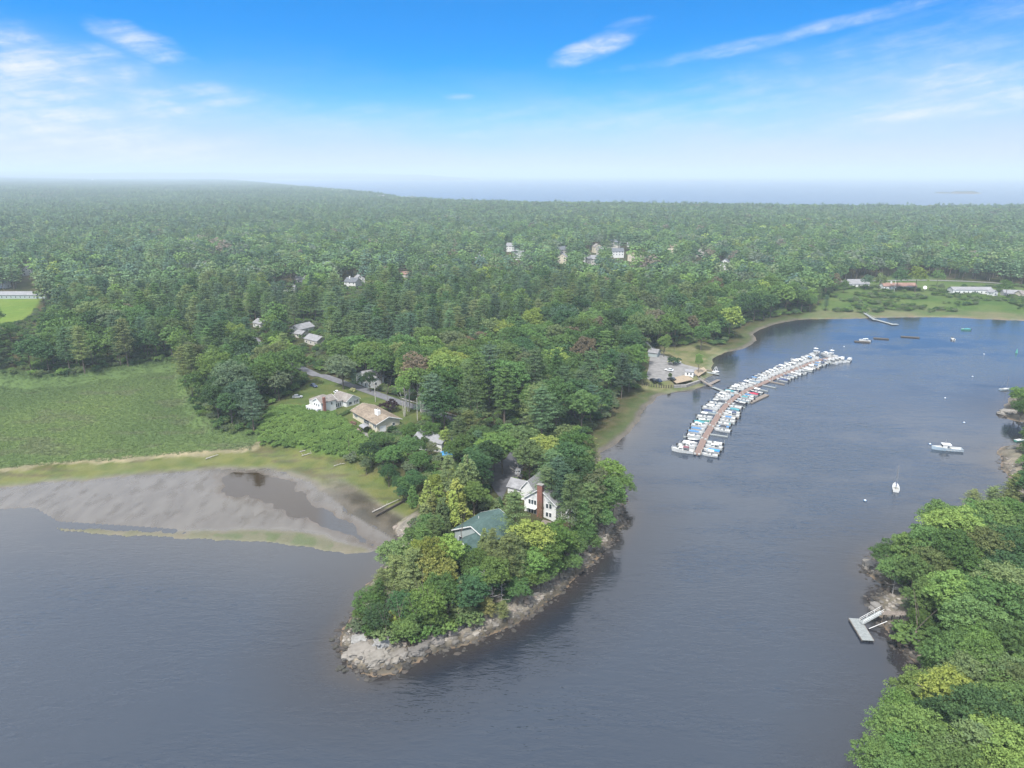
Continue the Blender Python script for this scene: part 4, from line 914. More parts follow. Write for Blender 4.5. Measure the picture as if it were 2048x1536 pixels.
x, y = area_points(MARSH, 1.2, -10); z, A_ = land(x, y); k_ = (A_['mar'] > .5) | (A_['fri'] < -1) & (A_['s'] > 8); x, y, z = x[k_], y[k_], z[k_]; f = fbm(x / 16, y / 7, 9, 4); n = len(x); print('reeds', n)
f3 = fbm(x / 50, y / 50, 91, 3)[:, None]; q_ = rng.uniform(.88, 1.12, (n, 1))
cc = (np.array([[.082, .126, .048]]) * (1 - f3) + np.array([[.118, .168, .058]]) * f3) * q_; k_ = sst(f, .56, .70)[:, None] * .5; cc = cc * (1 - k_) + np.array([[.11, .115, .075]]) * q_ * k_
s = rng.uniform(.8, 1.35, n)
scatter_object('marsh_grass', 'dense green marsh grass and reeds behind the inlet', tuftlib, x, y, z - .05, np.stack([s, s, s * .9], 1), rng.uniform(0, 6.28, n), rng.integers(0, 3, n), cc)
x, y = area_points(SLOPE, 1.5, .3); z, _ = land(x, y); n = len(x); s = rng.uniform(.45, .85, n)
lowlib = library('bush_shapes', [m[0] for m in KIND['low'][0]])
gg = fbm(x / 9, y / 9, 44, 3)[:, None]
scatter_object('knotweed_thicket', 'bright green waist high thicket covering the slope below the cottages', lowlib, x, y, z - .1, np.stack([s * 1.1, s * 1.1, s], 1), rng.uniform(0, 6.28, n), rng.integers(0, 3, n),
               (np.array([[.075, .150, .030]]) * (1 - gg) + np.array([[.16, .25, .045]]) * gg) * rng.uniform(.85, 1.15, (n, 1)))
HOUSE_SPOTS = [(at(955, 1062, 6), 12), (at(1078, 1022, 6), 13), (at(850, 900, 6), 9), (at(722, 768, 7), 9)] + [(at(a, b, 6), 10) for a, b in ((592, 662), (618, 686), (513, 650))]
# undergrowth along wood edges and shores
def fringe_bushes():
    xs, ys = [], []
    n = 70000; x = rng.uniform(-400, 600, n); y = rng.uniform(95, 660, n)
    z, A_ = land(x, y); px, py = proj(x, y, z + 1.)
    k = (A_['s'] > 4.0) & ((A_['s'] < 34) | (np.hypot(x, y) < 360) | (rng.random(n) < .6)) & (z > .8) & (px > -60) & (px < 2110)
    for p_ in ('mar', 'fri', 'law', 'cle', 'drv', 'fie', 'par', 'slo'): k &= A_[p_] < -2
    k &= ~((A_['mea'] > -2) & (fbm(x / 26, y / 11, 5, 2) < .585)); k &= sdist(x, y, STRIP) < -1.5
    k &= (A_['tip'] < .35) | (A_['s'] > 14); k &= (A_['rocky'] < .3) | (A_['s'] > 5.5)
    for P__, w_, _ in ROADS: k &= roaddist(x, y, P__) > w_ / 2 + 2
    for q_, r_ in HOUSE_SPOTS: k &= np.hypot(x - q_[0], y - q_[1]) > r_
    # edge of the marsh
    return x[k], y[k], z[k], A_['mea'][k] > 0
x, y, z, mea_ = fringe_bushes(); n = len(x); s = rng.uniform(.55, 1.25, n); print('bushes', n)
cc = np.array([TINT[k][0] for k in ('mid', 'dark', 'fresh', 'sage', 'olive')])[rng.integers(0, 5, n)] * rng.uniform(.8, 1.2, (n, 1))
scatter_object('undergrowth', 'mixed undergrowth and saplings along the wooded banks', lowlib, x, y, z - .15, np.stack([s * 1.2, s * 1.2, s], 1), rng.uniform(0, 6.28, n), rng.integers(0, 3, n), cc)
# scrub on the point's bare tip and brush at the wood edge above the marsh
e = []
for _ in range(150):
    t = rng.random(); a = at(705 + 240 * t, 1262 + 8 * math.sin(t * 3)); e.append((a[0] + rng.uniform(-3, 3), a[1] + rng.uniform(-4.5, 3.5)))
e = np.array(e); z, A_ = land(e[:, 0], e[:, 1]); k = A_['s'] > 5.5; e, z = e[k], z[k]; n = len(e); s = rng.uniform(.35, .8, n)
cc = np.array([(.10, .10, .05), (.085, .11, .04), (.13, .12, .075), (.14, .15, .04)])[rng.integers(0, 4, n)]
scatter_object('tip_scrub', 'olive and brown scrub on the bare rocks at the tip of the point', lowlib, e[:, 0], e[:, 1], z - .1, np.stack([s * 1.3, s * 1.3, s * .8], 1), rng.uniform(0, 6.28, n), rng.integers(0, 3, n), cc)

# stones
def stone_mesh(seed, m_):
    bm = bmesh.new(); bmesh.ops.create_icosphere(bm, subdivisions=1, radius=.5); g = random.Random(seed)
    for v in bm.verts: v.co *= g.uniform(.72, 1.2); v.co.z *= .72
    me = bpy.data.meshes.new('stone'); bm.to_mesh(me); bm.free(); me.materials.append(m_); return me
def rock_mat():
    m = bpy.data.materials.new('granite_stone'); m.use_nodes = True; T = NT(m.node_tree)
    a = T.n('ShaderNodeAttribute', attribute_type='INSTANCER', attribute_name='tint').outputs['Color']
    tc = T.n('ShaderNodeTexCoord').outputs['Object']; n = T.noise(tc, 2.5, 4, .7)
    c = T.mix(T.step(n, .35, .65, 0, .5), a, T.mix(1., a, (.55, .53, .5), 'MULTIPLY'))
    T.out(T.n('ShaderNodeBsdfPrincipled', inp={'Base Color': c, 'Roughness': .85, 'Normal': T.n('ShaderNodeBump', inp={'Height': n, 'Strength': .6, 'Distance': .15}).outputs[0]}).outputs[0]); return m
ROCK = rock_mat(); stones = [stone_mesh(i, ROCK) for i in range(6)]; stonelib = library('stone_shapes', stones)
def shore_stones():
    n = 120000; x = rng.uniform(-60, 190, n); y = rng.uniform(95, 360, n); z, A_ = land(x, y); px, py = proj(x, y, z)
    s = A_['s']; k = (px > 600) & (px < 2120) & (s > -2.2) & (s < 12) & (A_['rocky'] > .3) & ((A_['tip'] > .25) | (s < 5.0))
    k &= ~((A_['tip'] < .1) & (s > 6.5)) & ~((px < 790) & (py < 1200))
    k &= (px < 1260) | ((px > 1700) & (py > 1100)) | ((px > 1990) & (rng.random(n) < .6))
    k &= rng.random(n) < np.where(A_['tip'] > .3, .8, .9)
    return x[k], y[k], z[k], s[k]
x, y, z, s0 = shore_stones(); n = len(x); print('stones', n)
sz = np.exp(rng.normal(-.35, .45, n)).clip(.3, 1.9); k3 = np.stack([sz * rng.uniform(.8, 1.3, n), sz, sz * rng.uniform(.6, 1, n)], 1)
pal = np.array([(.26, .235, .205), (.19, .175, .155), (.33, .30, .26), (.13, .12, .11), (.24, .20, .17)])[rng.integers(0, 5, n)] * rng.uniform(.62, .95, (n, 1))
dk = sst(z, .75, .25)[:, None]; pal = pal * (1 - dk * .75) * (1 - dk * np.array([[.02, .04, .06]]))
scatter_object('shore_stones', 'grey and tan stones heaped along the rocky shores', stonelib, x, y, z + .02, k3, rng.uniform(0, 6.28, n), rng.integers(0, 6, n), pal)

# ------------------------------------------------------------ buildings
class House:
    """walls, roofs, windows in a local frame: x along u, y along v"""
    def __init__(s, name, label, origin, ang, cat='house', z=None, group=None):
        x, y = origin; s.z = H(x, y) if z is None else z
        s.o = thing(name, label, cat, (x, y, s.z), ang, group)
    def block(s, x0, y0, x1, y1, h, roof='x', rise=2.2, wall=None, top=None, over=.45, z0=0., th=.16):
        """a box of walls under a gable roof with the ridge along x or y (roof='flat' / 'hip')"""
        m = MB(); m.box(x0, y0, z0 - 4.0, x1, y1, z0 + h); cx, cy = (x0 + x1) / 2, (y0 + y1) / 2; t = z0 + h
        if roof == 'x': m.add([(x0, y0, t), (x0, y1, t), (x0, cy, t + rise), (x1, y0, t), (x1, y1, t), (x1, cy, t + rise)], [(0, 1, 2), (3, 5, 4)])
        if roof == 'y': m.add([(x0, y0, t), (x1, y0, t), (cx, y0, t + rise), (x0, y1, t), (x1, y1, t), (cx, y1, t + rise)], [(0, 2, 1), (3, 4, 5)])
        m.obj('wall', wall or WHITESIDE, s.o)
        r = MB(); o = over; X0, Y0, X1, Y1 = x0 - o, y0 - o, x1 + o, y1 + o; e = .02
        if roof == 'x':
            k = rise / (cy - y0); lo = t - k * o + e; tp = t + rise + e
            for sy, ye in ((1, Y0), (-1, Y1)):
                vs = [(X0, ye, lo), (X1, ye, lo), (X1, cy, tp), (X0, cy, tp)]; r.add(vs + [(a, b, c + th) for a, b, c in vs], [(0, 3, 2, 1), (4, 5, 6, 7), (0, 1, 5, 4), (1, 2, 6, 5), (2, 3, 7, 6), (3, 0, 4, 7)])
        elif roof == 'y':
            k = rise / (cx - x0); lo = t - k * o + e; tp = t + rise + e
            for xe in (X0, X1):
                vs = [(xe, Y0, lo), (xe, Y1, lo), (cx, Y1, tp), (cx, Y0, tp)]; r.add(vs + [(a, b, c + th) for a, b, c in vs], [(0, 3, 2, 1), (4, 5, 6, 7), (0, 1, 5, 4), (1, 2, 6, 5), (2, 3, 7, 6), (3, 0, 4, 7)])
        elif roof == 'hip':
            w = min(x1 - x0, y1 - y0) / 2 + o
            a, b = ((X0 + w, cy), (X1 - w, cy)) if x1 - x0 >= y1 - y0 else ((cx, Y0 + w), (cx, Y1 - w))
            r.add([(X0, Y0, t + e), (X1, Y0, t + e), (X1, Y1, t + e), (X0, Y1, t + e), (*a, t + rise), (*b, t + rise)], [(0, 1, 5, 4), (1, 2, 5), (2, 3, 4, 5), (3, 0, 4), (3, 2, 1, 0)] if x1 - x0 >= y1 - y0 else [(0, 1, 4), (1, 2, 5, 4), (2, 3, 5), (3, 0, 4, 5), (3, 2, 1, 0)])
        else: r.box(X0, Y0, t + e, X1, Y1, t + th + e)
        s.roof = r.obj('roof', top or GRAYROOF, s.o); return s
    def trim(s, x0, y0, x1, y1, t, rise, axis, over=.45):
        """white rake boards on both gable ends"""
        cx, cy = (x0 + x1) / 2, (y0 + y1) / 2; o = over
        if axis == 'x':
            k = rise / (cy - y0); lo = t - k * o
            for xe in (x0 - o - .04, x1 + o + .04):
                for ye in (y0 - o, y1 + o): MB().add(*_bar((xe, ye, lo + .05), (xe, cy, t + rise + .05), .07, .3)).obj('rake_board', WHITE, s.o)
        else:
            k = rise / (cx - x0); lo = t - k * o
            for ye in (y0 - o - .04, y1 + o + .04):
                for xe in (x0 - o, x1 + o): MB().add(*_bar((xe, ye, lo + .05), (cx, ye, t + rise + .05), .07, .3)).obj('rake_board', WHITE, s.o)
        return s
    def win(s, side, pos, z, w=1.1, h=1.4, at_=0., n=1, gap=.25, frame=None):
        """n windows side by side on a wall: side is 'x-','x+','y-','y+', at_ the wall coordinate"""
        for i in range(n):
            p = pos + (i - (n - 1) / 2) * (w + gap); f, g = MB(), MB()
            def bx(m, a0, a1, zz0, zz1, d0, d1):
                if side == 'y-': m.box(a0, at_ - d1, zz0, a1, at_ - d0, zz1)
                if side == 'y+': m.box(a0, at_ + d0, zz0, a1, at_ + d1, zz1)
                if side == 'x-': m.box(at_ - d1, a0, zz0, at_ - d0, a1, zz1)
                if side == 'x+': m.box(at_ + d0, a0, zz0, at_ + d1, a1, zz1)
            t = .11
            bx(f, p - w / 2 - t, p + w / 2 + t, z - t, z, .002, .07); bx(f, p - w / 2 - t, p + w / 2 + t, z + h, z + h + t, .002, .07)
            bx(f, p - w / 2 - t, p - w / 2, z, z + h, .002, .07); bx(f, p + w / 2, p + w / 2 + t, z, z + h, .002, .07)
            bx(g, p - w / 2, p + w / 2, z, z + h, .002, .03)
            fo = f.obj('window', frame or WHITE, s.o); g.obj('pane', GLASS, fo)
        return s
    def box(s, name, x0, y0, z0, x1, y1, z1, m):
        MB().box(x0, y0, z0, x1, y1, z1).obj(name, m, s.o); return s
def ang_of(d): return math.atan2(d[1], d[0])

# 1. green roofed house on the point
e0, e1 = at(944, 1051, 12.0), at(996, 1019, 12.0); d = e1 - e0; Lg = float(np.hypot(*d)); ag = ang_of(d)
hs = House('green_roof_house', 'grey sided house under a wide green shingled gable roof on the wooded point', tuple(e0), ag, z=5.0)
W = 6.4
hs.block(0, -W, Lg, W, 3.9, 'x', 3.0, GRAYSIDE, GREENROOF, .6).trim(0, -W, Lg, W, 3.9, 3.0, 'x', .6)
hs.block(-6.2, -W + .6, -.05, W - 4.2, 2.9, 'x', 2.5, GRAYSIDE, GREENROOF, .5).trim(-6.2, -W + .6, -.05, W - 4.2, 2.9, 2.5, 'x', .5)
hs.win('x-', -2.0, .8, 1.0, 1.3, -6.2).win('y-', 4, 1.0, 1.3, 1.4, -W, 3).win('y-', 10, 1.0, 1.0, 1.3, -W, 2).win('x-', 4.2, 1.0, 1.0, 1.3, 0)
hs.box('porch_roof', Lg - 4.6, -W - 3.0, 2.3, Lg - .8, -W - .02, 2.5, WHITE).box('porch_post', Lg - 4.5, -W - 2.9, 0, Lg - 4.3, -W - 2.7, 2.28, WHITE).box('porch_deck', Lg - 4.8, -W - 3.2, -1, Lg - .6, -W - .02, .12, DECKWOOD)
m_ = MB(); m_.tube([(6, 2.4, 5.4), (6, 2.4, 6.6)], .09, 6); m_.obj('vent_pipe', WHITE, hs.o)

# 2. white house with tall brick chimney on the point
c0 = at(1082, 1034, 5.0); aw = math.atan2(-.50, .866)
hs = House('white_house', 'large white house with grey shingled roofs and tall red brick chimney on the point', tuple(c0), aw, z=5.0)
hs.block(-5.8, 0, 5.0, 15, 5.2, 'y', 4.1, WHITESIDE, GRAYROOF, .5).trim(-5.8, 0, 5.0, 15, 5.2, 4.1, 'y', .5)
hs.block(-10.6, 6.5, -5.85, 17, 4.6, 'y', 3.0, WHITESIDE, GRAYROOF, .4, ).trim(-10.6, 6.5, -5.85, 17, 4.6, 3.0, 'y', .4)
hs.block(-17, 9, -10.65, 14.5, 2.8, 'x', 1.8, WHITESIDE, GRAYROOF, .4)
hs.block(5.05, 3.0, 10.4, 13, 5.0, 'x', 2.4, WHITESIDE, GRAYROOF, .4)
ch = MB(); ch.box(-.85, -1.15, -1.5, .8, -.02, 10.9).obj('chimney', BRICK, hs.o)
hs.box('chimney_cap', -.98, -1.3, 10.92, .93, .1, 11.1, CONCRETE)
hs.win('y-', -3.0, 3.5, .75, 1.5, 0, 3, .2).win('y-', -3.0, .6, .75, 1.4, 0, 3, .2).win('y-', 2.6, 3.5, .8, 1.4, 0, 2, .3).win('y-', 2.6, .7, .8, 1.4, 0, 2, .3).win('y-', 7.0, 3.2, 1.0, 1.4, 3.0, 2, .4)
hs.win('x-', 12, 3.0, .9, 1.2, -10.6, 2, .6).win('y+', 0, 3, 1, 1.3, 15, 2, .6)
hs.box('balcony', -4.9, -1.6, 2.75, -1.2, -.03, 2.95, WHITE).box('deck', -5.2, -3.6, -.6, 4.4, -1.35, .15, DECKWOOD)
V, Q = leaf_cloud(np.array([[x_, -1.15 if abs(x_) < .8 else -.6, z_] for x_ in (-.9, -.4, .1, .6, .85) for z_ in np.arange(.2, 6.4 - abs(x_) * 2, .55)]), np.full((1, 3), .28).repeat(len([1 for x_ in (-.9, -.4, .1, .6, .85) for z_ in np.arange(.2, 6.4 - abs(x_) * 2, .55)]), 0), 16, .2)
o = link('ivy', npmesh('ivy', V, Q, [LEAF]), hs.o); o['tint'] = [.10, .105, .04]
for k, (x, z) in enumerate(((9.9, 2.9), (9.9, .3))): hs.box('porch_deck', x, 3.2, z, x + 4.0, 8.2, z + .22, WHITE)
for x, y in ((13.7, 3.3), (13.7, 8.0), (10.1, 3.3)): hs.box('porch_post', x, y, -1, x + .18, y + .18, 2.88, WHITE)

# 3. white cottage with brick chimney
c0 = gp(644, 829); aw = math.atan2(.77, .64)
hs = House('white_cottage', 'white cottage with brown grey roof, brick chimney and glazed porch on the left lawn', c0[:2], aw, z=c0[2])
hs.block(-.0, .0, 7.6, 6.2, 5.0, 'x', 1.7, WHITESIDE, BROWNROOF, .35).trim(0, 0, 7.6, 6.2, 5.0, 1.7, 'x', .35)
hs.block(7.65, 1.2, 12.2, 8.2, 3.3, 'x', 1.6, WHITESIDE, BROWNROOF, .35)
hs.block(12.25, -1.2, 19.5, 8.8, 3.0, 'y', 2.2, WHITESIDE, BROWNROOF, .4).trim(12.25, -1.2, 19.5, 8.8, 3.0, 2.2, 'y', .4)
hs.block(3.2, 6.25, 11.5, 13.5, 3.4, 'hip', 1.9, WHITESIDE, BROWNROOF, .35)
hs.block(-2.0, .6, -.05, 8.6, 2.5, 'flat', .2, WHITESIDE, WHITE, .1)
hs.box('chimney', .7, -.75, -1.2, 1.9, -.02, 7.5, BRICK).box('skylight', 3.6, 1.4, 6.02, 4.6, 2.3, 6.1, GLASS)
hs.win('x-', 1.8, 3.1, .8, 1.1, 0, 1).win('x-', 3.3, 3.1, .8, 1.1, 0, 1).win('x-', 4.8, 3.1, .8, 1.1, 0, 1)
hs.win('x-', 3.1, .5, .9, 1.5, -2.0, 2, .5, GLASS).win('x-', 6.6, .5, .9, 1.5, -2.0, 2, .5)
hs.win('y-', 9.8, .9, .7, 1.6, 1.2, 3, .35).win('y-', 14.4, 1.1, 1.6, 1.2, -1.2, 1).win('y-', 17.6, 1.1, .75, 1.4, -1.2, 3, .2).win('y-', 5.4, 3.1, .7, 1.1, 0)
# 4. cream ranch house with tan roof
c0 = gp(706, 836); aw = math.atan2(-.78, .62)
hs = House('cream_ranch_house', 'cream ranch house with weathered tan roof and broad white chimney above the patio', c0[:2], aw, z=c0[2])
hs.block(0, 0, 21.5, 10.5, 3.4, 'x', 1.9, CREAM, TANROOF, .8).trim(0, 0, 21.5, 10.5, 3.4, 1.9, 'x', .8)
hs.box('chimney', 13.9, 3.2, 3.4, 16.6, 4.5, 6.9, WHITE).box('chimney_flue', 14.3, 3.6, 6.92, 14.7, 4.0, 7.2, BLACK).box('chimney_flue', 15.6, 3.6, 6.92, 16.0, 4.0, 7.2, BLACK)
hs.win('y-', 12.4, .8, 1.0, 1.9, 0, 4, .14).win('y-', 3.0, 1.1, .8, 1.2, 0, 3, .15).win('x+', 3.0, .4, 1.0, 1.4, 21.5).win('x+', 7.6, 1.0, 1.1, 1.2, 21.5).win('y-', 19.6, 1.0, .8, 1.3, 0, 2, .4)
hs.box('garage_door', 21.5, 1.2, -.6, 21.55, 4.0, 1.9, WHITE)
# patio in front of it, with its canopy and table
pc = gp(722, 866); pa = aw
pt_ = thing('patio', 'stone paved patio with low white edge below the cream ranch house', 'patio', pc, pa)
for i in range(6):
    for j in range(4): MB().box(-6 + 2 * i + .03, -4 + 2 * j + .03, -1.0, -4 + 2 * i - .03, -2 + 2 * j - .03, .14 + .012 * ((i * 7 + j * 3) % 4)).obj('paving_slab', CONCRETE, pt_)
MB().box(-6.2, -4.3, -1.2, 6.2, -4.02, .42).box(-6.3, -4.0, -1.2, -6.02, 4, .42).obj('edge_wall', WHITE, pt_)
GRAYCLOTH = mat('grey_canvas', (.20, .20, .21), .8, .15); TANCLOTH = mat('faded_brown_canvas', (.22, .16, .145), .85, .2)
cv, sv = math.cos(pa), math.sin(pa)
gz = thing('patio_canopy', 'dark framed garden canopy with arched grey top at the back of the patio', 'canopy', (pc[0] + cv * .3 - sv * 1.8, pc[1] + sv * .3 + cv * 1.8, pc[2] + .16), pa)
for sx in (-1.9, 1.9):
    for sy in (-1.5, 1.5): MB().box(sx - .06, sy - .06, 0, sx + .06, sy + .06, 2.3).obj('post', BLACK, gz)
m = MB()
for k in range(6):
    a, b = math.pi * k / 6, math.pi * (k + 1) / 6; ya, yb = -1.7 * math.cos(a), -1.7 * math.cos(b); za, zb = 2.3 + .7 * math.sin(a), 2.3 + .7 * math.sin(b)
    m.add([(-2.1, ya, za), (2.1, ya, za), (2.1, yb, zb), (-2.1, yb, zb), (-2.1, ya, za + .05), (2.1, ya, za + .05), (2.1, yb, zb + .05), (-2.1, yb, zb + .05)], [(0, 3, 2, 1), (4, 5, 6, 7), (0, 1, 5, 4), (2, 3, 7, 6), (1, 2, 6, 5), (0, 4, 7, 3)])
m.obj('canopy_top', GRAYCLOTH, gz)
um = thing('parasol', 'closed brown patio parasol standing over a round table', 'parasol', (pc[0] + cv * .8 + sv * 1.6, pc[1] + sv * .8 - cv * 1.6, pc[2] + .16), 0)
MB().tube([(0, 0, 0), (0, 0, 2.6)], .04, 6).obj('pole', DARKWOOD, um); MB().tube([(0, 0, .9), (0, 0, 2.0), (0, 0, 2.5)], [1.35, .6, .05], 8).obj('canvas', TANCLOTH, um)
for k in range(5):
    a = k * 1.257; px_, py_ = um.location.x + math.cos(a) * 2.1, um.location.y + math.sin(a) * 2.1
    c = thing('patio_chair', 'dark patio chair, %s clockwise round the closed brown parasol' % ORD[k], 'chair', (px_, py_, pc[2] + .16), a + math.pi / 2, 'patio chairs round the parasol')
    MB().box(-.28, -.28, .4, .28, .28, .46).obj('seat', BLACK, c); MB().box(-.28, -.3, .46, .28, -.25, 1.0).obj('backrest', BLACK, c)
    for sx in (-.25, .25):
        for sy in (-.25, .25): MB().box(sx - .03, sy - .03, 0, sx + .03, sy + .03, .4).obj('leg', BLACK, c)
# 5.. partly hidden houses nearer by
def simple(px, py, label, L=12, W=8, h=3.0, rise=2.2, yaw=None, wall=WHITESIDE, top=GRAYROOF, ax='x', name='house', zoff=0., wins=True, chim=False, wing=None, group=None, cat='house'):
    x, y, z = gp(px, py); yaw = yaw if yaw is not None else (x * 7.3 + y) % 1.2 - .6
    hs = House(name, label, (x, y), yaw, z=z + zoff, group=group, cat=cat)
    hs.block(-L / 2, 0, L / 2, W, h, ax, rise, wall, top, .4)
    if wing: hs.block(L / 2 + .05, 1.2, L / 2 + wing, W - 1, h * .8, 'x', rise * .75, wall, top, .35)
    if wins:
        n = max(1, int(L / 3.6)); st = L / n
        for k in range(n): hs.win('y-', -L / 2 + st * (k + .5), .9, 1.1, 1.3, 0)
        if h > 4.5:
            for k in range(n): hs.win('y-', -L / 2 + st * (k + .5), 3.6, 1.0, 1.3, 0)
        hs.win('x-', W * .5, .9, 1.0, 1.3, -L / 2); hs.win('x+', W * .5, .9, 1.0, 1.3, L / 2)
        if ax == 'y': hs.win('y-', 0, h + .2, .9, 1.1, 0)
    if chim: hs.box('chimney', -L / 4, W * .35, h, -L / 4 + 1.1, W * .35 + 1, h + rise + 1.3, BRICK if chim == 2 else WHITE)
    return hs
BLUE = mat('bright_blue_canvas', (.025, .18, .42), .6, .15); TEAL = mat('teal_cover', (.05, .20, .23), .6, .15)
simple(724, 772, 'white gabled house with grey roof across the lane behind the pines', 12, 9, 4.6, 2.6, -.9, ax='y')
simple(856, 902, 'white house with lattice deck almost hidden among trees above the inlet', 13, 8, 4.2, 2.0, -.55, chim=False)
c = gp(893, 918); t = thing('blue_canopy_tent', 'bright blue pop up canopy tent among trees beside the hidden white house', 'tent', c, .4)
MB().add([(-2, -2, 2.2), (2, -2, 2.2), (2, 2, 2.2), (-2, 2, 2.2), (0, 0, 3.3), (-2, -2, 1.95), (2, -2, 1.95), (2, 2, 1.95), (-2, 2, 1.95)], [(0, 1, 4), (1, 2, 4), (2, 3, 4), (3, 0, 4), (0, 5, 6, 1), (1, 6, 7, 2), (2, 7, 8, 3), (3, 8, 5, 0)]).obj('canopy_top', BLUE, t)
for sx in (-1.9, 1.9):
    for sy in (-1.9, 1.9): MB().box(sx - .05, sy - .05, -.3, sx + .05, sy + .05, 2.2).obj('post', STEEL, t)
simple(589, 668, 'white gable fronted house with grey roof beside the dark purple tree', 9, 13, 3.2, 2.4, -.55, ax='y')
simple(622, 690, 'grey roofed house half hidden by pines below the purple lilac', 13, 8, 3.2, 2.2, -.7, TAUPE, GRAYROOF)
simple(596, 676, 'low garage with pale grey roof between the two houses by the lilac', 7, 6, 2.6, 1.6, -.6, TAUPE, GRAYROOF, name='garage', cat='garage')
simple(514, 656, 'narrow grey roofed house seen between pines left of the dark purple tree', 9, 8, 3.2, 2.2, -.7, WHITESIDE, GRAYROOF)
simple(568, 588, 'pale grey two winged house behind the pair of purple trees', 18, 9, 4.2, 2.8, .1, WHITESIDE, GRAYROOF, chim=1)
simple(607, 566, 'small white house with long grey roof left of the big bright tree', 13, 9, 3.2, 2.8, .3)
simple(700, 576, 'white house with dark slate roof and white chimney beside the street', 13, 9, 5.4, 3.2, -.5, WHITESIDE, DARKROOF, chim=1)
simple(722, 568, 'small white gabled house right of the dark slate roofed one', 8, 8, 5.2, 2.8, .5, WHITESIDE, GRAYROOF, ax='y')
simple(803, 555, 'low house with pinkish red roof under the brown tree', 14, 8, 3.0, 2.4, 0, TAUPE, REDROOF)
simple(55, 551, 'small white gabled house in the woods at far left', 9, 9, 5.4, 3.4, .5, WHITESIDE, DARKROOF, ax='y')
hs = simple(32, 598, 'long grey ranch house with row of windows behind the yellow green field', 34, 9, 3.2, 2.2, .0, GRAYSIDE, GRAYROOF, wing=9)
simple(0, 577, 'white house corner at the left edge behind the long grey ranch house', 10, 8, 4.5, 2.0, 0)
far = [(963, 526, 'white house with pale roof, leftmost of the far neighbourhood', WHITESIDE, GRAYROOF, 13, 'y'), (1020, 504, 'white house with grey roof behind the round tree of the far neighbourhood', WHITESIDE, GRAYROOF, 14, 'x'), (1037, 520, 'white two storey house with flat grey roof in front of its neighbours', WHITESIDE, GRAYROOF, 15, 'x'),
       (1125, 512, 'tall house with slate blue roof beside a dark conifer', TAUPE, DARKROOF, 14, 'x'), (1124, 528, 'pale beige gabled house right below the slate blue roof', CREAM, GRAYROOF, 12, 'y'), (1174, 526, 'narrow white gable end left of the dark bushy tree', WHITESIDE, GRAYROOF, 9, 'y'),
       (1197, 506, 'cream gabled house with brown roof in the middle of the neighbourhood', CREAM, BROWNROOF, 13, 'y'), (1228, 496, 'house with slate blue roof, farthest back of the neighbourhood', TAUPE, DARKROOF, 18, 'x'), (1236, 516, 'white house with dark gabled roof and small side wing', WHITESIDE, DARKROOF, 17, 'x'),
       (1276, 523, 'low house with pinkish tan roof, nearest of the neighbourhood', CREAM, TANROOF, 20, 'x'), (1344, 507, 'low cream house with tan roof, right of the bright tree', CREAM, TANROOF, 19, 'x'), (1208, 512, 'house with long grey roof partly behind the cream gabled one', TAUPE, GRAYROOF, 14, 'x'),
       (1400, 514, 'grey house with pale roof hidden between trees at the right of the neighbourhood', TAUPE, GRAYROOF, 13, 'y'), (1448, 540, 'small white house with steep dark gables right of the neighbourhood', WHITESIDE, DARKROOF, 12, 'y'), (1185, 532, 'low building with flat grey roof just above the front trees', TAUPE, GRAYROOF, 15, 'x'), (1268, 494, 'pale roofed house at the back right of the neighbourhood', WHITESIDE, GRAYROOF, 13, 'x')]
for k, (px, py, lb, wl, tp, L_h, ax) in enumerate(far): simple(px, py, lb, L_h * .85, 9, 5.2, 3.6, [.3, -.4, .1, .5, -.2, .45][k % 6], wl, tp, ax, zoff=2.6)
# houses on the far meadow
simple(1718, 574, 'white house with long grey roof, leftmost on the far meadow', 19, 10, 3.0, 3.4, 0, WHITESIDE, GRAYROOF)
hs = simple(1800, 579, 'low white house with pinkish red roof in the middle of the far meadow', 30, 9, 3.0, 2.4, 0, WHITESIDE, REDROOF, chim=1); hs.win('y-', 4, .5, 1.2, 2.0, 0, 1)
hs = simple(1945, 588, 'long white ranch house with pale blue grey roof on the far meadow', 34, 9, 3.6, 1.9, -.03, WHITESIDE, GRAYROOF); hs.win('y-', 1.8, .4, 1.5, 2.2, 0, 1)
simple(1990, 592, 'small white outbuilding left of the round tree on the far meadow', 5, 6, 3, 2, .2, ax='y', name='outbuilding', cat='outbuilding')
simple(2026, 594, 'grey roofed house half behind the round tree at the right edge', 14, 8, 3.0, 2.4, -.2, TAUPE, GRAYROOF)
simple(2056, 597, 'tan house cut by the right edge of the far meadow', 12, 8, 3.6, 2.4, .1, CREAM, BROWNROOF)
# shed at the landing
simple(1305, 714, 'grey gable roofed shed at the top of the parking lot', 5.5, 6, 2.6, 1.6, -.5, GRAYSIDE, GRAYROOF, name='shed', cat='shed', wins=False)
# water tower and beach houses far off
c = gp(186, 366); t = thing('water_tower', 'tiny white water tower rising above the woods on the left horizon', 'water tower', c)
MB().tube([(0, 0, 0), (0, 0, 30)], [3, 2.2], 8).obj('shaft', WHITE, t); MB().tube([(0, 0, 30), (0, 0, 33), (0, 0, 40), (0, 0, 43)], [2.5, 9, 9, 2.5], 12).obj('tank', WHITE, t)
g = random.Random(5); seg = [np.array(p) for p in COAST[4:13]]
bh = None
spots = []
for k in range(38):
    u = g.random() ** .9 * (len(seg) - 1.001); i = int(u); p = seg[i] * (1 - (u - i)) + seg[i + 1] * (u - i); dirv = seg[i + 1] - seg[i]; nn = np.array([dirv[1], -dirv[0]]) / np.hypot(*dirv)
    if nn[1] > 0: nn = -nn
    p = p + nn * g.uniform(10, 120); s = g.uniform(.8, 1.5) * (1 + .10 * i)
    spots.append((p, s))
spots.sort(key=lambda q: proj(q[0][0], q[0][1], 5)[0])
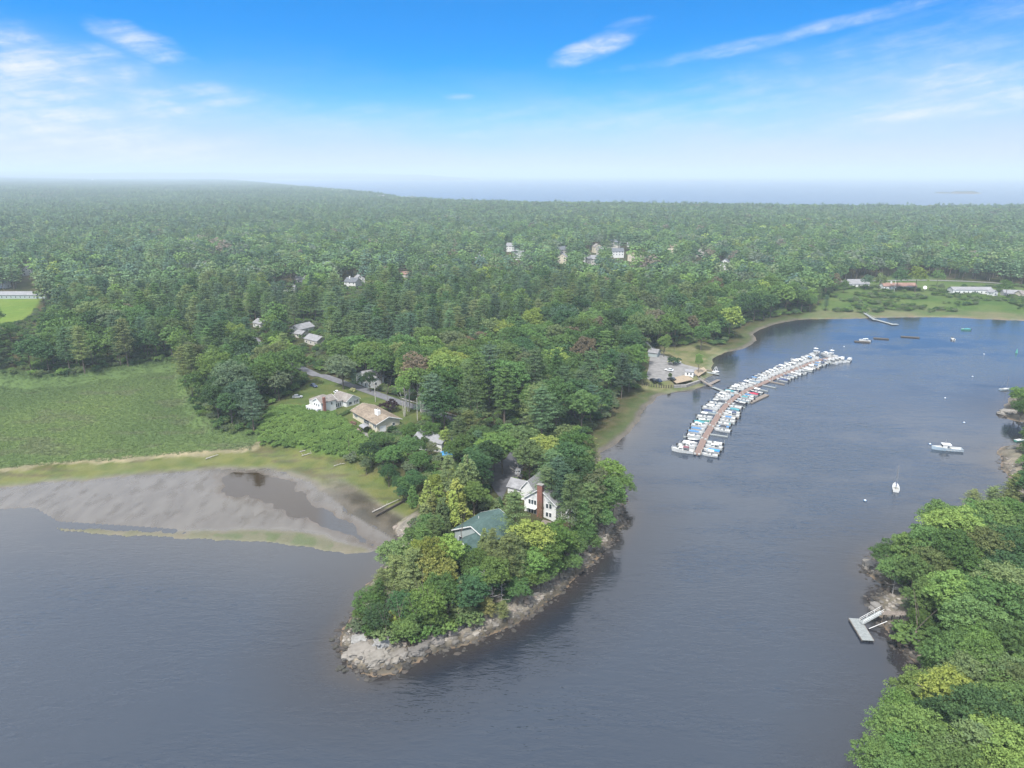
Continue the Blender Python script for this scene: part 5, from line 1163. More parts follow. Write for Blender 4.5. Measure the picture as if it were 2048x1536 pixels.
for k, (p, s) in enumerate(spots):
    o = thing('beach_house', 'tiny white beach house, %s from left along the distant sandy coast' % ORD[k], 'house', (p[0], p[1], max(2, H(*p)) + 4), g.uniform(-1, 1), 'white beach houses along the distant coast')
    if bh is None:
        w1 = MB().box(-8, 0, -8, 8, 10, 6.5).mesh('beach_house_wall', WHITE); r1 = MB().add([(-8.5, -.5, 6.4), (8.5, -.5, 6.4), (8.5, 5, 10), (-8.5, 5, 10), (8.5, 10.5, 6.4), (-8.5, 10.5, 6.4)], [(0, 1, 2, 3), (3, 2, 4, 5), (1, 4, 2), (0, 3, 5)]).mesh('beach_house_roof', GRAYROOF); bh = (w1, r1)
    link('wall', bh[0], o).scale = (s,) * 3; link('roof', bh[1], o).scale = (s,) * 3
# pale sand along that coast
pts = [np.array(p) for p in COAST[4:24]]
V, Qd = [], []
for i, p in enumerate(pts):
    a = pts[max(i - 1, 0)]; b = pts[min(i + 1, len(pts) - 1)]; dv = (b - a) / np.hypot(*(b - a)); nn = np.array([dv[1], -dv[0]]); w = 28 + 16 * min(i, 10)
    V += [(*(p - nn * w), .9), (*(p + nn * w * .2), .9)]
    if i: Qd.append((2 * i - 2, 2 * i - 1, 2 * i + 1, 2 * i))
SAND = mat('pale_sand', (.42, .38, .31), .9, .1, .01)
tag(link('beach', npmesh('beach', V, Qd, [SAND])), 'pale sand beach curving round the distant bay', kind='structure')

# ------------------------------------------------------------ boats
def hull_mesh(L, Bm, Fb, col, open_=.62, name='hull'):
    m = MB(); n = 9; S = []
    for i in range(n + 1):
        t = i / n; b = Bm / 2 * (1 - max(0, (t - .42) / .58) ** 2.1) * (.93 + .07 * min(1, t * 4)); x = -L / 2 + L * t
        S.append((x, max(b, .03), Fb * (.9 + .38 * t * t)))
    for i in range(n):
        (x0, b0, z0), (x1, b1, z1) = S[i], S[i + 1]
        for s in (1, -1):
            m.add([(x0, s * b0, z0), (x1, s * b1, z1), (x1 - (x1 > L * .4) * .3, s * b1 * .78, .0), (x0, s * b0 * .84, .0)], [(0, 1, 2, 3)], 0)
            m.add([(x0, s * b0 * .84, .0), (x1 - (x1 > L * .4) * .3, s * b1 * .78, .0), (x1, 0, -.35), (x0, 0, -.35)], [(0, 1, 2, 3)], 1)
            w = .16
            m.add([(x0, s * b0, z0 + .004), (x1, s * b1, z1 + .004), (x1, s * max(b1 - w, 0.01), z1 + .01), (x0, s * max(b0 - w, .01), z0 + .01)], [(0, 1, 2, 3)], 2)
            if (i + 1) / n <= open_ + .02: m.add([(x0, s * (b0 - w), z0 + .01), (x1, s * (b1 - w), z1 + .01), (x1, s * (b1 - w), .32), (x0, s * (b0 - w), .32)], [(0, 1, 2, 3)], 2)
    x0, b0, z0 = S[0]; m.add([(x0, -b0, z0), (x0, b0, z0), (x0, b0 * .84, 0), (x0, -b0 * .84, 0), (x0, 0, -.35)], [(0, 1, 2, 3), (3, 2, 4)], 0)
    me = m.mesh(name, col, DARKBOTTOM, GELCOAT)
    f = MB(); k = [s for i, s in enumerate(S) if i / n <= open_ + .02]
    for (xa, ba, za), (xb, bb, zb) in zip(k[:-1], k[1:]): f.add([(xa, -ba + .16, .32), (xb, -bb + .16, .32), (xb, bb - .16, .32), (xa, ba - .16, .32)], [(0, 1, 2, 3)])
    kk = [s for i, s in enumerate(S) if i / n >= open_ - .03]
    xa, ba, za = k[-1]; f.add([(xa, -ba + .16, .32), (xa, ba - .16, .32), (xa, ba - .16, za), (xa, -ba + .16, za)], [(0, 1, 2, 3)])
    for (xa, ba, za), (xb, bb, zb) in zip([k[-1]] + kk[1:-1], kk[1:]): f.add([(xa, -ba + .15, za + .012), (xb, -max(bb - .15, .01), zb + .012), (xb, max(bb - .15, .01), zb + .012), (xa, ba - .15, za + .012), (xa, 0, za + .10), (xb, 0, zb + .06)], [(0, 1, 5, 4), (4, 5, 2, 3)])
    return me, f.mesh('deck', DECKGREY)
DARKBOTTOM = mat('bottom_paint', (.02, .025, .05), .6, .2)
DECKGREY = mat('pale_deck', (.34, .34, .33), .6, .08)
NAVY = mat('navy_canvas', (.02, .035, .10), .7, .15); RED = mat('crimson_canvas', (.30, .03, .06), .7, .15); LBLUE = mat('sky_blue_canvas', (.06, .15, .29), .7, .15); GREENC = mat('green_hull_paint', (.08, .28, .22), .4, .1); MAROON = mat('maroon_canvas', (.16, .06, .075), .7, .2)
YEL = mat('yellow_plastic', (.65, .60, .06), .4, .1); BHULL = mat('pale_blue_hull', (.30, .38, .45), .3, .06); DHULL = mat('dark_navy_hull', (.02, .03, .06), .25, .1)
def outboard_mesh():
    m = MB(); m.box(-.75, -.26, .55, -.05, .26, 1.15).box(-.55, -.12, -.3, -.25, .12, .55).box(-.1, -.2, .3, .05, .2, .7); me = m.mesh('outboard', BLACK)
    b = bmesh.new(); b.from_mesh(me); bmesh.ops.bevel(b, geom=[e for e in b.edges if e.calc_length() > .4], offset=.06, segments=1, affect='EDGES'); b.to_mesh(me); b.free(); return me
OUTB = outboard_mesh()
BT = {}
def boat_parts(kind, hull, canvas):
    key = (kind, hull.name, canvas.name)
    if key in BT: return BT[key]
    L, Bm, Fb = dict(console=(6.3, 2.3, .8), bowrider=(5.8, 2.2, .8), cabin=(6.9, 2.4, 1.0), cruiser=(8.6, 2.9, 1.25), skiff=(4.6, 1.8, .6), covered=(6.0, 2.25, .85), flybridge=(9.0, 3.2, 1.4))[kind]
    P = []; h, dk = hull_mesh(L, Bm, Fb, hull, .45 if kind in ('cabin', 'cruiser', 'flybridge') else .70); P += [('hull', h), ('deck', dk)]
    add = lambda nm, m, mt: P.append((nm, m.mesh(nm, mt)))
    if kind == 'console':
        add('console', MB().box(-.5, -.45, .33, .5, .45, 1.25), GELCOAT); add('windshield', MB().add([(.45, -.42, 1.25), (.45, .42, 1.25), (.15, .38, 1.75), (.15, -.38, 1.75)], [(0, 1, 2, 3)]), GLASS)
        add('seat', MB().box(-1.5, -.45, .33, -1.0, .45, .95), WHITE)
        add('hardtop', MB().box(-1.5, -.95, 2.25, .9, .95, 2.36), canvas)
        f = MB()
        for sx in (-1.1, .5):
            for sy in (-.55, .55): f.tube([(sx, sy, .35), (sx * .9, sy * 1.3, 2.25)], .04, 4)
        add('top_frame', f, STEEL)
    if kind == 'bowrider':
        add('windshield', MB().add([(.9, -.95, .95), (.9, .95, .95), (.45, .8, 1.5), (.45, -.8, 1.5)], [(0, 1, 2, 3)]), GLASS)
        for sy in (-.5, .5): add('seat', MB().box(-.6, sy - .28, .33, 0, sy + .28, 1.0), WHITE)
        add('rear_bench', MB().box(-2.7, -.85, .33, -2.1, .85, .85), canvas)
    if kind == 'covered':
        m = MB(); n = 6
        for i in range(n):
            xa, xb = -3.0 + 4.6 * i / n, -3.0 + 4.6 * (i + 1) / n; ha, hb = .95 + .5 * math.sin(math.pi * min(1, i / n * .9 + .1)), .95 + .5 * math.sin(math.pi * min(1, (i + 1) / n * .9 + .1))
            wa, wb = 1.18 - .1 * i / n, 1.18 - .1 * (i + 1) / n
            m.add([(xa, -wa, .9), (xb, -wb, .95), (xb, 0, hb), (xa, 0, ha), (xb, wb, .95), (xa, wa, .9)], [(0, 1, 2, 3), (3, 2, 4, 5)])
        add('boat_cover', m, canvas)
    if kind in ('cabin', 'cruiser', 'flybridge'):
        k = L / 7.6; z0 = Fb * .95; hh = .95 * (1.15 if L > 9 else 1)
        m = MB(); m.add([(-.4 * k, -.95 * k, z0 - .4), (2.3 * k, -.7 * k, z0), (2.3 * k, .7 * k, z0), (-.4 * k, .95 * k, z0 - .4), (-.3 * k, -.8 * k, z0 + hh), (1.1 * k, -.65 * k, z0 + hh), (1.1 * k, .65 * k, z0 + hh), (-.3 * k, .8 * k, z0 + hh)], [(0, 3, 2, 1), (4, 5, 6, 7), (0, 1, 5, 4), (1, 2, 6, 5), (2, 3, 7, 6), (3, 0, 4, 7)]); add('cabin', m, GELCOAT)
        w = MB(); w.add([(1.25 * k, -.60 * k, z0 + hh - .12), (1.25 * k, .60 * k, z0 + hh - .12), (1.95 * k, .62 * k, z0 + .38), (1.95 * k, -.62 * k, z0 + .38)], [(0, 1, 2, 3)])
        for s in (1, -1): w.box(-.1 * k, s * .92 * k - .02 + (-.10 if s > 0 else .10), z0 + .25, 1.1 * k, s * .92 * k + .02 + (-.06 if s > 0 else .06), z0 + .6)
        add('cabin_window', w, GLASS)
        if kind == 'flybridge':
            add('flying_bridge', MB().box(-1.2, -1.2, z0 + hh + .02, 1.0, 1.2, z0 + hh + .75), GELCOAT); f = MB()
            for sx in (-1.0, .6):
                for sy in (-1, 1): f.tube([(sx, sy, z0 + hh + .7), (sx, sy, z0 + hh + 2.2)], .04, 4)
            f.tube([(-.2, 0, z0 + hh + 2.2), (-.4, 0, z0 + hh + 4.4)], .05, 4); add('tower_frame', f, STEEL); add('bridge_top', MB().box(-1.4, -1.3, z0 + hh + 2.2, 1.0, 1.3, z0 + hh + 2.3), WHITE)
        else: add('canopy', MB().box(-2.1 * k, -.85 * k, z0 + hh + .05, -.2 * k, .85 * k, z0 + hh + .15).box(-2.1 * k, -.86 * k, z0 + .3, -2.05 * k, .86 * k, z0 + hh + .05), canvas)
        r = MB()
        for s in (1, -1): r.tube([(L * .1, s * Bm * .44, Fb * 1.05), (L * .1, s * Bm * .44, Fb * 1.05 + .5), (L * .46, s * .18, Fb * 1.3 + .5), (L * .46, s * .1, Fb * 1.2)], .025, 4)
        add('bow_rail', r, STEEL)
    if kind == 'skiff':
        for xx in (-1.4, .2): add('thwart', MB().box(xx - .15, -.78, .42, xx + .15, .78, .5), WHITE)
    BT[key] = (P, L); return BT[key]
def boat(kind, hull, canvas, x, y, ang, label, name='motor_boat', cat='boat', group=None, outb=1, s=1.):
    P, L = boat_parts(kind, hull, canvas); o = thing(name, label, cat, (x, y, .02), ang, group); o.scale = (s, s, s)
    for nm, me in P: link(nm, me, o)
    if kind not in ('cruiser', 'flybridge'):
        for k in range(outb): link('outboard', OUTB, o, loc=(-L / 2, (k - (outb - 1) / 2) * .62, 0))
    return o
KL = dict(console='centre console boat', bowrider='open bowrider', cabin='small cabin boat', cruiser='cabin cruiser', covered='boat', skiff='skiff', flybridge='flybridge cruiser')
CL = {GELCOAT.name: 'white', BHULL.name: 'pale blue', DHULL.name: 'dark navy', GREENC.name: 'green'}
TL = {WHITE.name: 'white', NAVY.name: 'navy', RED.name: 'crimson', LBLUE.name: 'sky blue', MAROON.name: 'maroon', TEAL.name: 'teal', BLACK.name: 'black', DECKGREY.name: 'pale grey', GRAYCLOTH.name: 'grey', BLUE.name: 'bright blue'}

# the long curved marina float
DL = [at(*p) for p in ((1394, 911), (1409, 877), (1426, 850), (1440, 826), (1457.5, 806), (1477, 791.6), (1499, 779), (1528, 767), (1560, 752), (1592, 740), (1621, 727), (1656, 717), (1688, 716))]
pts = [DL[0]]
for a, b in zip(DL[:-1], DL[1:]):
    n = max(1, int(np.hypot(*(b - a)))); pts += [a + (b - a) * k / n for k in range(1, n + 1)]
pts = np.array(pts)
for _ in range(30): pts[1:-1] = (pts[:-2] + 2 * pts[1:-1] + pts[2:]) / 4
cum = np.concatenate([[0], np.cumsum(np.hypot(*np.diff(pts, axis=0).T))]); DLEN = cum[-1]; print('marina length', DLEN)
def dpt(s):
    p = np.array([np.interp(s, cum, pts[:, 0]), np.interp(s, cum, pts[:, 1])]); q = np.array([np.interp(s + .5, cum, pts[:, 0]), np.interp(s + .5, cum, pts[:, 1])]) - np.array([np.interp(s - .5, cum, pts[:, 0]), np.interp(s - .5, cum, pts[:, 1])])
    q /= np.hypot(*q); return p, q
dock = thing('marina_dock', 'long curved floating dock with reddish boards, finger piers on both sides', 'dock', (pts[0][0], pts[0][1], 0)); o0 = pts[0]
secl = 6.1
secm = MB().box(-secl / 2 + .08, -1.25, -.1, secl / 2 - .08, 1.25, .48).mesh('walkway_section', REDDECK)
fing = MB().box(0, -.5, -.1, 7.2, .5, .42).box(6.9, -.1, -.6, 7.1, .1, 1.6).mesh('finger_pier', GRAYDECK); fshort = MB().box(0, -.6, -.1, 7.6, .6, .42).mesh('finger_pier', DECKWOOD)
for k in range(int(DLEN / secl)):
    p, q = dpt((k + .5) * secl); link('walkway_section', secm, dock, loc=(p[0] - o0[0], p[1] - o0[1], 0), rz=ang_of(q))
pile = MB().tube([(0, 0, -2), (0, 0, 2.1)], .16, 7).mesh('pile', PALEBARK)
rb_ = random.Random(11); slot = 4.35; nslot = int(DLEN / slot)
counts = {1: 0, -1: 0}
box_m = MB().box(-.3, -.4, .5, .3, .4, 1.0).mesh('dock_box', DECKGREY)
special = {(1, 0): ('cruiser', GELCOAT, MAROON), (-1, 0): ('console', GELCOAT, WHITE), (-1, 1): ('covered', GELCOAT, BLUE), (-1, 2): ('cabin', GELCOAT, WHITE), (-1, 3): ('bowrider', GELCOAT, WHITE), (-1, 21): ('covered', GELCOAT, RED), (-1, 22): ('console', DHULL, WHITE), (-1, 20): ('bowrider', GELCOAT, WHITE),
           (1, 6): ('covered', GELCOAT, LBLUE), (1, 12): ('covered', BHULL, NAVY), (1, 1): ('cabin', GELCOAT, DECKGREY), (-1, 8): ('covered', GELCOAT, LBLUE), (-1, 14): ('covered', BHULL, TEAL)}
sideskip = {-1: {4, 5, 6, 23, 24, 25, 26, 27, 28}, 1: {11}}
for side in (1, -1):
    s = 1.6; k = 0
    while s < DLEN - 2:
        p, q = dpt(s); nrm = np.array([-q[1], q[0]]) * side; big = s > DLEN * .70 and side == 1 or s > DLEN * .86
        if k % 2 == 1 and s < DLEN - 8:
            pf, qf = dpt(s + slot / 2); nf = np.array([-qf[1], qf[0]]) * side
            link('finger_pier', fing if rb_.random() < .8 else fshort, dock, loc=(pf[0] + nf[0] * 1.25 - o0[0], pf[1] + nf[1] * 1.25 - o0[1], 0), rz=ang_of(nf))
        if k % 4 == 0:
            link('pile', pile, dock, loc=(p[0] + nrm[0] * 1.4 - o0[0], p[1] + nrm[1] * 1.4 - o0[1], 0)); link('dock_box', box_m, dock, loc=(p[0] + nrm[0] * .8 - q[0] * 1.8 - o0[0], p[1] + nrm[1] * .8 - q[1] * 1.8 - o0[1], 0), rz=ang_of(q))
        if k not in sideskip[side] and rb_.random() < .97:
            kd, hl, cn = special.get((side, k)) or (rb_.choices(['console', 'bowrider', 'cabin', 'covered', 'skiff'], [34, 18, 22, 16, 5])[0], rb_.choices([GELCOAT, BHULL, DHULL, GREENC], [84, 8, 5, 3])[0], None)
            if big: kd = rb_.choice(['cruiser', 'cabin', 'cruiser', 'console']) if s < DLEN * .93 else 'cruiser'
            if cn is None: cn = rb_.choices([WHITE, NAVY, LBLUE, DECKGREY, GRAYCLOTH, TEAL, BLACK], [50, 12, 9, 14, 5, 4, 4])[0]
            L = boat_parts(kd, hl, cn)[1]; sc_b = rb_.uniform(.92, 1.08); off = 1.6 + L * sc_b / 2
            out = (side, k) == (1, 0) or (kd == 'cruiser' and rb_.random() < .5)
            a = ang_of(nrm) + (0 if out else math.pi) + rb_.uniform(-.04, .04)
            c = p + nrm * off; j = counts[side]; counts[side] += 1
            part_ = {'console': 'with %s hardtop', 'bowrider': 'with %s seats', 'cabin': 'with %s canopy', 'cruiser': 'with %s canopy', 'covered': 'under %s cover', 'skiff': ''}[kd]
            part_ = part_ % TL[cn.name] if '%s' in part_ else ''
            lb = '%s %s %s, %s from near end, %s side' % (CL[hl.name], KL[kd], part_, ORD[j], 'shore' if side == 1 else 'channel')
            boat(kd, hl, cn, c[0], c[1], a, ' '.join(lb.split()), group='boats berthed along the marina dock', outb=2 if kd == 'cabin' and rb_.random() < .4 else 1, s=sc_b)
            if kd == 'cruiser': s += 1.2
        s += slot; k += 1
print('boats', counts)
p, q = dpt(DLEN - 1)
for i, (px, py, kd, a_, lb) in enumerate([(1631, 709, 'flybridge', .5, 'white flybridge cruiser lying outside the far end of the marina dock'), (1662, 713, 'flybridge', 2.2, 'white flybridge cruiser with tall tower near the far tip of marina dock'), (1684, 720, 'cruiser', .9, 'white cruiser with its bow outward, second from the far tip of marina'), (1699, 722, 'cruiser', .9, 'white cruiser at the very far tip of the marina dock')]):
    w = at(px, py); boat(kd, GELCOAT, WHITE, w[0], w[1], a_, lb, group='boats berthed along the marina dock', s=.85)
# service float with empty slips on the channel side
a, b = at(1500, 806.5), at(1534, 790.5); sf = thing('service_float', 'bare floating dock lying parallel outside the empty slips', 'dock', (a[0], a[1], 0), ang_of(b - a)); L_ = float(np.hypot(*(b - a)))
for k in range(4): MB().box(L_ * k / 4 + .06, -1.2, -.1, L_ * (k + 1) / 4 - .06, 1.2, .5).obj('float_section', DECKWOOD, sf)
# gangway, landing piers and bulkhead
def deck_run(name, label, p0, p1, w, z0, z1, m, rails=True, cat='gangway', posts=0, plank=.0, railm=None, nplank=None):
    L = float(np.hypot(*(np.array(p1) - p0))); o = thing(name, label, cat, (p0[0], p0[1], 0), ang_of(np.array(p1) - p0))
    n = nplank or max(2, int(L / (1.6 if L > 12 else 1.0)))
    for i in range(n):
        a, b = L * i / n + .02, L * (i + 1) / n - .02; za, zb = z0 + (z1 - z0) * i / n, z0 + (z1 - z0) * (i + 1) / n
        MB().add([(a, -w / 2, za - .12), (b, -w / 2, zb - .12), (b, w / 2, zb - .12), (a, w / 2, za - .12), (a, -w / 2, za), (b, -w / 2, zb), (b, w / 2, zb), (a, w / 2, za)], [(0, 3, 2, 1), (4, 5, 6, 7), (0, 1, 5, 4), (1, 2, 6, 5), (2, 3, 7, 6), (3, 0, 4, 7)]).obj('deck_board', m, o)
    if rails:
        for s in (-1, 1):
            r = MB(); y = s * (w / 2 - .04)
            r.tube([(0, y, z0 + 1.0), (L, y, z1 + 1.0)], .05, 4); r.tube([(0, y, z0 + .5), (L, y, z1 + .5)], .035, 4)
            for i in range(int(L / 2) + 1): t = min(1, i * 2 / L); r.tube([(L * t, y, z0 + (z1 - z0) * t), (L * t, y, z0 + (z1 - z0) * t + 1.0)], .04, 4)
            r.obj('handrail', railm or STEEL, o)
    for i in range(posts):
        t = (i + .5) / posts
        for s in (-1, 1): MB().tube([(L * t, s * w * .42, -2.2), (L * t, s * w * .42, z0 + (z1 - z0) * t - .1)], .14, 6).obj('post', DARKWOOD, o)
    return o
g0, g1, g2_ = at(1398, 757, 2.4), at(1424, 772.5, .6), at(1452, 786)
deck_run('gangway', 'weathered gangway sloping from the landing down to the floats', g0, g1, 1.8, 2.5, .55, DECKWOOD)
deck_run('connecting_float', 'narrow grey float joining the gangway to the marina dock', g1 + (g2_ - g1) * .06, g2_ - (g2_ - g1) * .04, 1.8, .45, .45, GRAYDECK, False, cat='dock')
a, b = at(1414, 772), at(1438, 760.5); deck_run('small_float', 'short spare float beside the foot of the gangway', a, b, 2.0, .4, .4, DECKWOOD, False, cat='dock')
# timber bulkhead with piles below the parking lot
bw = PX((1289, 774), (1302, 776), (1318, 777), (1332, 778), (1347, 777.5)); bk_ = thing('timber_bulkhead', 'row of dark timber piles retaining the edge below the parking lot', 'retaining wall', (*bw[0], 0)); n = 0
for a, b in zip(bw[:-1], bw[1:]):
    a, b = np.array(a), np.array(b); L = np.hypot(*(b - a)); k = int(L / 1.1)
    for i in range(k):
        c = a + (b - a) * i / k - bw[0]; hgt = 2.0 + .25 * ((i * 37 % 5) / 5)
        MB().tube([(c[0], c[1], -.5), (c[0], c[1], hgt)], .24, 6).obj('pile', DARKWOOD, bk_)
wb = PX((1347, 777.5), (1372, 776), (1396, 768), (1404, 766)); m = MB(); st_w = thing('stone_seawall', 'pale grey seawall curving under the landing deck', 'wall', (*wb[0], 0))
for a, b in zip(wb[:-1], wb[1:]):
    a, b = np.array(a) - wb[0], np.array(b) - wb[0]; n = max(1, int(np.hypot(*(b - a)) / 1.6))
    for i in range(n):
        for r_ in range(3):
            c, d = a + (b - a) * i / n, a + (b - a) * (i + 1) / n; sh = .012 * ((i * 5 + r_ * 3) % 7)
            MB().cbox((c[0] + d[0]) / 2, (c[1] + d[1]) / 2, .1 + r_ * .72, float(np.hypot(*(d - c))) - .05, .9 + sh * 4, .69, ang_of(d - c)).obj('block', CONCRETE, st_w)
# wooden landing decks
def flat_deck(name, label, poly, z, m, n=10, cat='deck'):
    P = np.array(PX(*poly)); o = thing(name, label, cat, (P[0][0], P[0][1], 0)); P = P - P[0]; a, b, c, d = P
    for i in range(n):
        t0, t1 = i / n + .004, (i + 1) / n - .004
        q = [a + (b - a) * t0, a + (b - a) * t1, d + (c - d) * t1, d + (c - d) * t0]
        MB().prism([tuple(v) for v in q], z - .25, z).obj('deck_board', m, o)
    return o
SANDWOOD = mat('sandy_boards', (.27, .215, .155), .85, .2, 1.5)
flat_deck('landing_deck', 'sandy coloured deck along the seawall of the boat landing', ((1340, 766), (1372, 758), (1386, 768), (1352, 776)), 2.55, SANDWOOD, 12)
flat_deck('pier_deck', 'sandy coloured pier deck right of the landing shed', ((1384, 752), (1407, 743), (1413, 750), (1396, 762)), 2.6, SANDWOOD, 10)
# boat ramp, its float and the white hoist
deck_run('ramp_wall', 'long low timber wall running beside the boat ramp', at(1345, 726, 1.5), at(1434, 744, .3), .9, 1.9, .5, DECKWOOD, False, cat='wall')
deck_run('ramp_float', 'pale float at the foot of the ramp wall', at(1408, 744, .3), at(1438, 749, .3), 2.2, .45, .45, GRAYDECK, False, cat='dock')
c = at(1431, 743, .6); t = thing('white_hoist', 'white framed hoist standing on the end of the ramp float', 'hoist', (c[0], c[1], .45), .6)
f = MB()
for s in (-1, 1): f.tube([(s * 1.2, -.9, 0), (s * .5, 0, 2.8)], .08, 4); f.tube([(s * 1.2, .9, 0), (s * .5, 0, 2.8)], .08, 4)
f.tube([(-.5, 0, 2.8), (.5, 0, 2.8)], .08, 4).obj('frame', WHITE, t); MB().box(-1.8, -1.1, -.02, 1.8, 1.1, .15).obj('base', WHITE, t)
# landing shed and cars
c = at(1378, 752, 2.5); sh = House('landing_hut', 'small white and dark hut at the top of the gangway', (c[0], c[1]), -.3, cat='hut', z=2.45)
sh.block(-2.2, 0, 2.2, 3, 2.4, 'x', .9, WHITE, GRAYROOF, .3, z0=0).win('y-', -.8, .7, .8, 1.0, 0).win('y-', .9, .7, .8, 1.0, 0)
TYRE = mat('tyre_rubber', (.02, .02, .02), .9, .1)
def car(px, py, ang, col, label, z=None, van=False, name='parked_car', cat='car', lot=None):
    x, y, zz = gp(px, py) if z is None else (*at(px, py, z), z)
    o = thing(name, label, cat, (x, y, zz), ang, 'parked cars'); L, W_ = 4.6, 1.85
    pr = [(-L / 2, .35), (-L / 2, .95), (-1.9, 1.0), (1.0, .98), (2.1, .82), (L / 2, .6), (L / 2, .35)]
    m = MB(); n = len(pr); m.add([(a, -W_ / 2, b) for a, b in pr] + [(a, W_ / 2, b) for a, b in pr], [tuple(range(n)), tuple(range(2 * n - 1, n - 1, -1))] + [(i, (i + 1) % n, (i + 1) % n + n, i + n) for i in range(n)])
    me = m.mesh('body', col); b = bmesh.new(); b.from_mesh(me); bmesh.ops.bevel(b, geom=list(b.edges), offset=.06, segments=2, affect='EDGES'); b.to_mesh(me); b.free(); link('body', me, o)
    tb = -2.1 if van else -1.75
    g_ = MB().add([(tb, -.8, .98), (1.15, -.8, .97), (1.15, .8, .97), (tb, .8, .98), (tb + .35, -.66, 1.45), (.35, -.66, 1.47), (.35, .66, 1.47), (tb + .35, .66, 1.45)], [(0, 3, 2, 1), (4, 5, 6, 7), (0, 1, 5, 4), (1, 2, 6, 5), (2, 3, 7, 6), (3, 0, 4, 7)]); g_.obj('window', GLASS, o)
    MB().box(tb + .35, -.66, 1.475, .35, .66, 1.52).obj('roof', col, o)
    for sx in (-1.4, 1.45):
        for sy in (-.82, .82): MB().tube([(sx, sy - .11, .33), (sx, sy + .11, .33)], .34, 10).obj('wheel', TYRE, o)
    for sy in (-.65, .65): MB().box(L / 2 - .02, sy - .2, .6, L / 2 + .04, sy + .2, .75).obj('headlight', WHITE, o)
    return o
CW = mat('white_car_paint', (.62, .63, .64), .25, .04, spec=.6); CK = mat('black_car_paint', (.015, .016, .02), .2, .1, spec=.6); CG = mat('silver_car_paint', (.38, .39, .41), .3, .05, metal=.3); CB = mat('dark_blue_car_paint', (.02, .035, .08), .25, .1)
car(1306, 762, 1.9, CK, 'black car, leftmost at the front edge of the landing parking lot', 2.45); car(1317, 763, 1.9, CB, 'dark car parked just right of the leftmost black car at the landing', 2.45); car(1343, 760, 2.3, CK, 'black car parked alone behind the landing deck', 2.45)
car(1338, 742, 2.6, CW, 'white car in the middle of the landing parking lot', 2.45); car(1036, 946, 1.5, CG, 'silver car on the driveway beyond the white house', 5.35); car(1034, 962, 1.4, CK, 'black car on the driveway between silver car and white house', 5.35)
car(675, 788, -.9, CW, 'white car on the lane behind the white cottage'); car(628, 774, -.8, CB, 'dark car on the lane under the pines'); car(595, 796, .2, CG, 'pale car under the pines left of the white cottage')
car(828, 615, .4, CW, 'white car on the short street in the woods', 6.0)
# kayak and small boat on the landing's grass
c = gp(1341, 724); t = thing('kayak', 'yellow kayak lying on the grass above the boat ramp', 'kayak', (c[0], c[1], c[2] + .2), .3)
MB().tube([(-2.1, 0, .25), (-1.2, 0, .12), (0, 0, .08), (1.2, 0, .12), (2.1, 0, .25)], [.04, .3, .38, .3, .04], 8).obj('hull', YEL, t); MB().tube([(-.5, 0, .4), (.4, 0, .4)], [.26, .26], 8).obj('cockpit', BLACK, t)
c = gp(1355, 727); boat('skiff', GELCOAT, WHITE, c[0], c[1], .1, 'small white skiff lying on the grass right of the yellow kayak', name='skiff', outb=0).location.z = c[2] + .3
# stairs behind the shed
c0_, c1_ = gp(1318, 713), gp(1303, 700)
deck_run('wooden_stairs', 'grey wooden stairs climbing the bank behind the landing shed', np.array(c0_[:2]), np.array(c0_[:2]) + (np.array([-.35, .94]) * 15), 1.6, c0_[2] + .2, c0_[2] + 5.5, GRAYDECK, cat='stairs')

# moored boats, floats and buoys
def sail(px, py, ang, label, mast=9.5, blue=False):
    w = at(px, py); o = thing('sailboat', label, 'sailboat', (w[0], w[1], .0), ang, 'moored sailboats'); h, dk = hull_mesh(7.2, 2.3, .95, GELCOAT if not blue else BHULL, .35); link('hull', h, o); link('deck', dk, o)
    MB().add([(-.6, -.6, .95), (1.9, -.45, 1.1), (1.9, .45, 1.1), (-.6, .6, .95), (-.5, -.5, 1.4), (1.5, -.35, 1.4), (1.5, .35, 1.4), (-.5, .5, 1.4)], [(0, 3, 2, 1), (4, 5, 6, 7), (0, 1, 5, 4), (1, 2, 6, 5), (2, 3, 7, 6), (3, 0, 4, 7)]).obj('cabin', GELCOAT, o)
    MB().tube([(1.3, 0, 1.2), (1.3, 0, mast)], .09, 6).obj('mast', STEEL, o); MB().tube([(1.3, 0, 2.1), (-2.6, 0, 2.0)], .13, 6).obj('boom', NAVY, o)
    r = MB(); r.tube([(1.3, 0, mast), (3.5, 0, 1.1)], .02, 3); r.tube([(1.3, 0, mast), (-3.5, 0, 1.0)], .02, 3); r.tube([(1.3, 0, mast * .8), (1.2, 1.05, 1.0)], .02, 3); r.tube([(1.3, 0, mast * .8), (1.2, -1.05, 1.0)], .02, 3); r.obj('rigging', STEEL, o); return o
sail(1791, 977, 1.12, 'white sailboat with bare mast moored alone in mid channel, bow away', 8.5).scale = (.95,) * 3
sail(2009, 780, .15, 'white sailboat with bare mast moored near the right bank', 9.5, True).scale = (.75,) * 3
w = at(1893, 900); lbm = thing('lobster_boat', 'long white workboat with open aft deck moored off the right shore', 'boat', (w[0], w[1], 0), math.pi - .22)
h, dk = hull_mesh(11.8, 3.0, 1.15, BHULL, .62); link('hull', h, lbm); link('deck', dk, lbm); lbm.scale = (.95, 1, 1)
MB().box(.2, -1.1, .35, 1.9, 1.1, 2.4).obj('wheelhouse', GELCOAT, lbm); MB().box(1.92, -.9, 1.5, 1.96, .9, 2.2).obj('windshield', GLASS, lbm); MB().box(-1.3, -1.25, 2.42, 2.1, 1.25, 2.52).obj('wheelhouse_roof', WHITE, lbm); MB().box(-4.2, -.8, .33, -1.6, .8, .8).obj('engine_box', DECKGREY, lbm); MB().tube([(.8, 0, 2.5), (.7, 0, 4.4)], .05, 4).obj('mast', STEEL, lbm)
